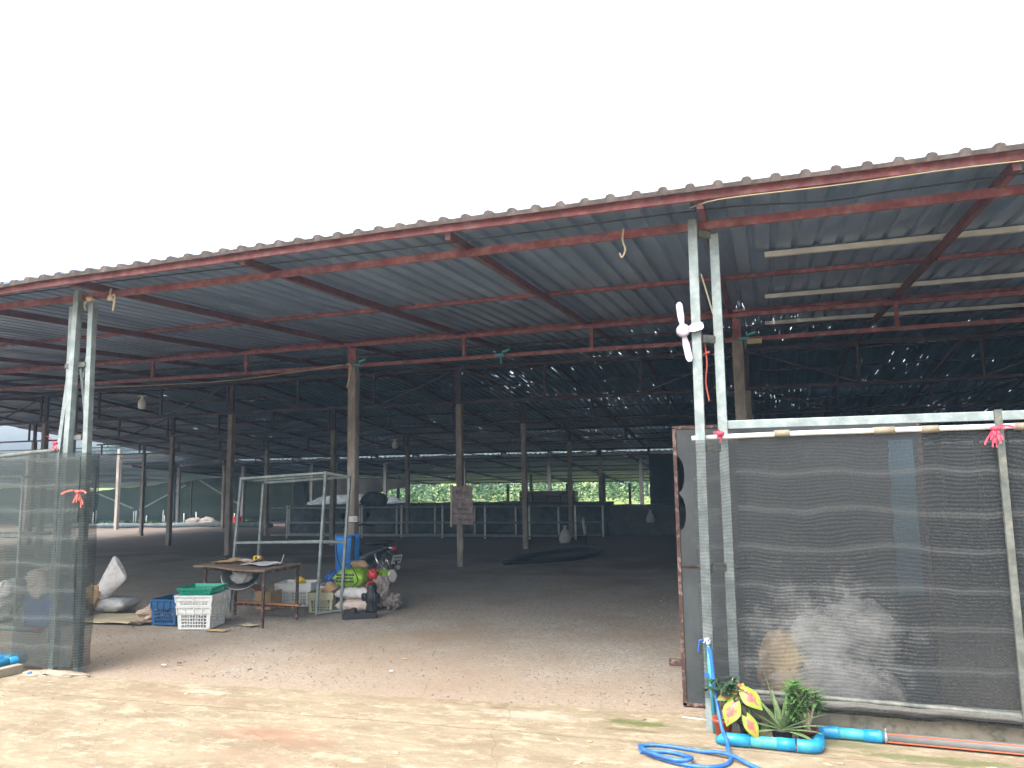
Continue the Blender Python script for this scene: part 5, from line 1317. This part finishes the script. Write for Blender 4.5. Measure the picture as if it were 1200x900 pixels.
# small dark green plant
gx_, gy_ = -.40, 5.87
t = thing('potted_plant', 'small dark green leafy plant in an orange red pot by the standpipe', 'potted plant', (gx_, gy_, .012))
pot(t, gx_, gy_, .07, .13, 'terracotta')
bm = NB(); tips = []
rnd = random.Random(4)
for i in range(9):
    a = rnd.uniform(0, 6.28); e = Vector((gx_+.13*cos(a)*rnd.uniform(.5, 1), gy_-.04+.07*sin(a), rnd.uniform(.28, .44))); tips.append(e)
    tube(bm, smooth_path([(gx_, gy_, .12), (gx_+rnd.uniform(-.03, .03), gy_, .22), e], 4), .0035, 5)
obj('stems', bm, 'stem', t)
bm = NB()
for e in tips:
    for k in range(8):
        a = rnd.uniform(0, 6.28); strap_leaf(bm, e+Vector((rnd.uniform(-.02, .02), rnd.uniform(-.02, .02), rnd.uniform(-.04, .01))), (cos(a), sin(a), rnd.uniform(-.3, .5)), rnd.uniform(.06, .10), .017, .5, .15, 5)
obj('leaves', bm, 'leafdark', t)
bm = NB()
for k in range(8): strap_leaf(bm, (gx_+.05+rnd.uniform(-.03, .05), gy_-.04, .2), (rnd.uniform(-.5, 1), -.4, rnd.uniform(-.9, .1)), .11, .010, .6, .3, 6)
obj('dry_leaves', bm, 'rust', t)
# euphorbia
ex_, ey_ = .165, 5.90
t = thing('potted_plant', 'bushy fresh green plant on pale stems in dark red pot at pipe elbow', 'potted plant', (ex_, ey_, .012))
pot(t, ex_, ey_, .07, .10, 'browndpot')
bm = NB(); tips = []
for i in range(13):
    e = Vector((ex_+rnd.uniform(-.10, .09), ey_-.02+rnd.uniform(-.07, .05), rnd.uniform(.25, .42))); tips.append(e)
    tube(bm, smooth_path([(ex_+rnd.uniform(-.02, .02), ey_-.03, .10), (lerp(ex_, e.x, .3)+rnd.uniform(-.02, .02), ey_-.04, .18), e], 4), [.008]*4+[.007]*4+[.005], 6)
obj('stems', bm, 'stem', t)
bm = NB()
for e in tips:
    for k in range(16):
        a = k*2.4; strap_leaf(bm, e+Vector((0, 0, -.09*(k/20))), (cos(a), sin(a), .65-.04*k), rnd.uniform(.065, .095), .015, .25, .2, 5)
obj('leaves', bm, mat('fresh_leaf', (.06, .15, .03), .45, 0, .25, 20), t)

# ------------------------------------------------------------ pipe, bricks and lumps at the left
lp = thing('blue_pipe', 'blue plastic pipe with elbow on the ground under the left net fence', 'pipe', (-7.3, 5.9, 0))
rL = .043
bm = NB(); tube(bm, [(-9.5, 5.95, .115), (-7.50, 6.04, .10)], rL, 14); obj('pipe', bm, 'pvc', lp)
bm = NB(); tube(bm, smooth_path([(-7.60, 6.035, .10), (-7.44, 6.05, .10), (-7.37, 6.02, .10), (-7.36, 5.94, .10), (-7.38, 5.88, .10)], 5), rL*1.1, 14); obj('elbow', bm, 'pvc', lp)
bm = NB(); tube(bm, [(-7.38, 5.90, .10), (-7.40, 5.50, .09)], rL, 14); obj('pipe', bm, 'pvc', lp)
bm = NB(); tube(bm, smooth_path([(-7.40, 5.56, .09), (-7.405, 5.46, .085), (-7.405, 5.42, .03), (-7.405, 5.42, -.05)], 5), rL*1.1, 14); obj('elbow', bm, 'pvc', lp)
bm = NB(); bx(bm, (-7.22, 5.74, .055), (.09, .26, .085), rz=-.12); tag(obj('brick', bm, 'stone', bevel=.008), 'grey concrete block fragment beside the left blue pipe', 'block')
bm = NB(); bx(bm, (-7.46, 5.74, .045), (.10, .22, .07), rz=-.1); tag(obj('brick', bm, 'brick', bevel=.008), 'red brick half hidden between the left blue pipes', 'brick')
bm = NB(); lump(bm, (-7.02, 5.82, .03), (.025, .02, .018), 2, .3, 2, 2, .012); tag(obj('bottle_cap', bm, 'hose'), 'small deep blue plastic cap on the ground beside the concrete block', 'cap')
# mortar pads at the left post
for i, (x, y, sx, sy) in enumerate([(-6.75, 5.93, .34, .10), (-6.98, 5.86, .16, .09), (-.42, 6.28, .14, .08)]):
    bm = NB(); lump(bm, (x, y, .012), (sx, sy, .03), 30+i, .4, 4, 2.5, .005); tag(obj('mortar_pad', bm, 'stone'), ['long mortar pad round the feet of the left lattice post', 'small mortar lump before the left lattice post', 'mortar lump at the foot of the grey board panel'][i], 'mortar')
# scattered litter and stones
lit = [(-5.0, 5.7, 'card', 'small brown leaf like scrap on the left of the concrete pavement'), (-3.6, 6.9, 'sack', 'small white scrap on the gravel in the middle of the entrance'), (-6.0, 6.5, 'cardpale', 'pale scrap on the gravel near the left post'),
       (-5.9, 6.6, 'rust', 'rusty red scrap on the gravel near the left post'), (-.62, 6.22, 'sack', 'thin white plastic strip on the pavement left of the right lattice post'), (-1.3, 5.5, 'card', 'brown dead leaf on the pavement before the entrance'), (.35, 5.55, 'stone', 'grey stone on the pavement before the blue pipe'), (1.25, 5.72, 'plate', 'small white shell fragment near the grey pipe')]
for i, (x, y, m_, lb) in enumerate(lit):
    bm = NB()
    if 'strip' in lb: bx(bm, (x, y, .016), (.22, .015, .004), rz=-.1)
    else: lump(bm, (x, y, .016), (random.uniform(.02, .035), .018, .008), i+90, .5, 2, 2)
    tag(obj('litter', bm, m_), lb, 'litter')
bm = NB(); rnd = random.Random(31)
for i in range(110):
    y = rnd.uniform(4.6, 11); x = rnd.uniform(-8.5, 0) if y > 6.2 else rnd.uniform(-6.5, 2); z0 = hz(x, y)+(.014 if y < 6.2 else .004); a = rnd.uniform(0, 6.28); L0 = rnd.uniform(.012, .045)
    u = Vector((cos(a), sin(a), rnd.uniform(-.1, .2)))*L0; v = Vector((-sin(a), cos(a), rnd.uniform(0, .5)))*L0*rnd.uniform(.1, .4); p = Vector((x, y, z0+.004))
    bm.faces.new([bm.verts.new(q) for q in (p-u, p-v*.8, p+u, p+v)])
tag(obj('dead_leaves', bm, 'card'), 'scattered dead leaves and straw bits over the entrance ground', 'leaf litter', kind='stuff')
bm = NB(); rnd = random.Random(12)
for i in range(2600):
    y = 6.3+(rnd.random()**1.5)*6.5; x = rnd.uniform(-.95, -.15*y*0-9.5) if True else 0
    s = rnd.uniform(.003, .009)*(1 if rnd.random() > .04 else 1.7)
    g = bmesh.ops.create_icosphere(bm, subdivisions=1, radius=s, matrix=Matrix.Translation((x, y, hz(x, y)-.006+s*.3)) @ Matrix.Rotation(rnd.uniform(0, 3), 4, 'Z') @ Matrix.Diagonal((rnd.uniform(.8, 1.6), 1, rnd.uniform(.4, .8), 1)))
tag(obj('loose_gravel', bm, mat('gravel_stones', (.19, .17, .145), .9, 0, .35, 9, (.25, .23, .19), mask=(.5, .6))), 'loose gravel stones scattered over the shed floor', 'gravel', kind='stuff')
bm = NB()
for i in range(260):
    x = rnd.uniform(-7, 2.2); y = rnd.uniform(4.2, 5.9); s = rnd.uniform(.002, .008)
    bmesh.ops.create_icosphere(bm, subdivisions=1, radius=s, matrix=Matrix.Translation((x, y, .012+s*.3)))
tag(obj('pavement_grit', bm, 'stone'), 'fine grit scattered over the concrete pavement', 'grit', kind='stuff')

# ------------------------------------------------------------ volume added in place of lens glare
bm = NB(); bx(bm, (-15, 44, 5.0), (210, 108, 16)); hz_o = obj('veil', bm, 'black')
hm = bpy.data.materials.new('veil'); hm.use_nodes = True; nt = hm.node_tree; nt.nodes.remove(nt.nodes['Principled BSDF'])
pv = nt.nodes.new('ShaderNodeVolumePrincipled'); pv.inputs['Color'].default_value = (.45, .72, 1, 1); pv.inputs['Density'].default_value = .0022
nt.links.new(pv.outputs[0], nt.nodes['Material Output'].inputs['Volume']); hz_o.data.materials[0] = hm
tag(hz_o, 'thin pale bluish haze filling the site', 'veil', kind='stuff')
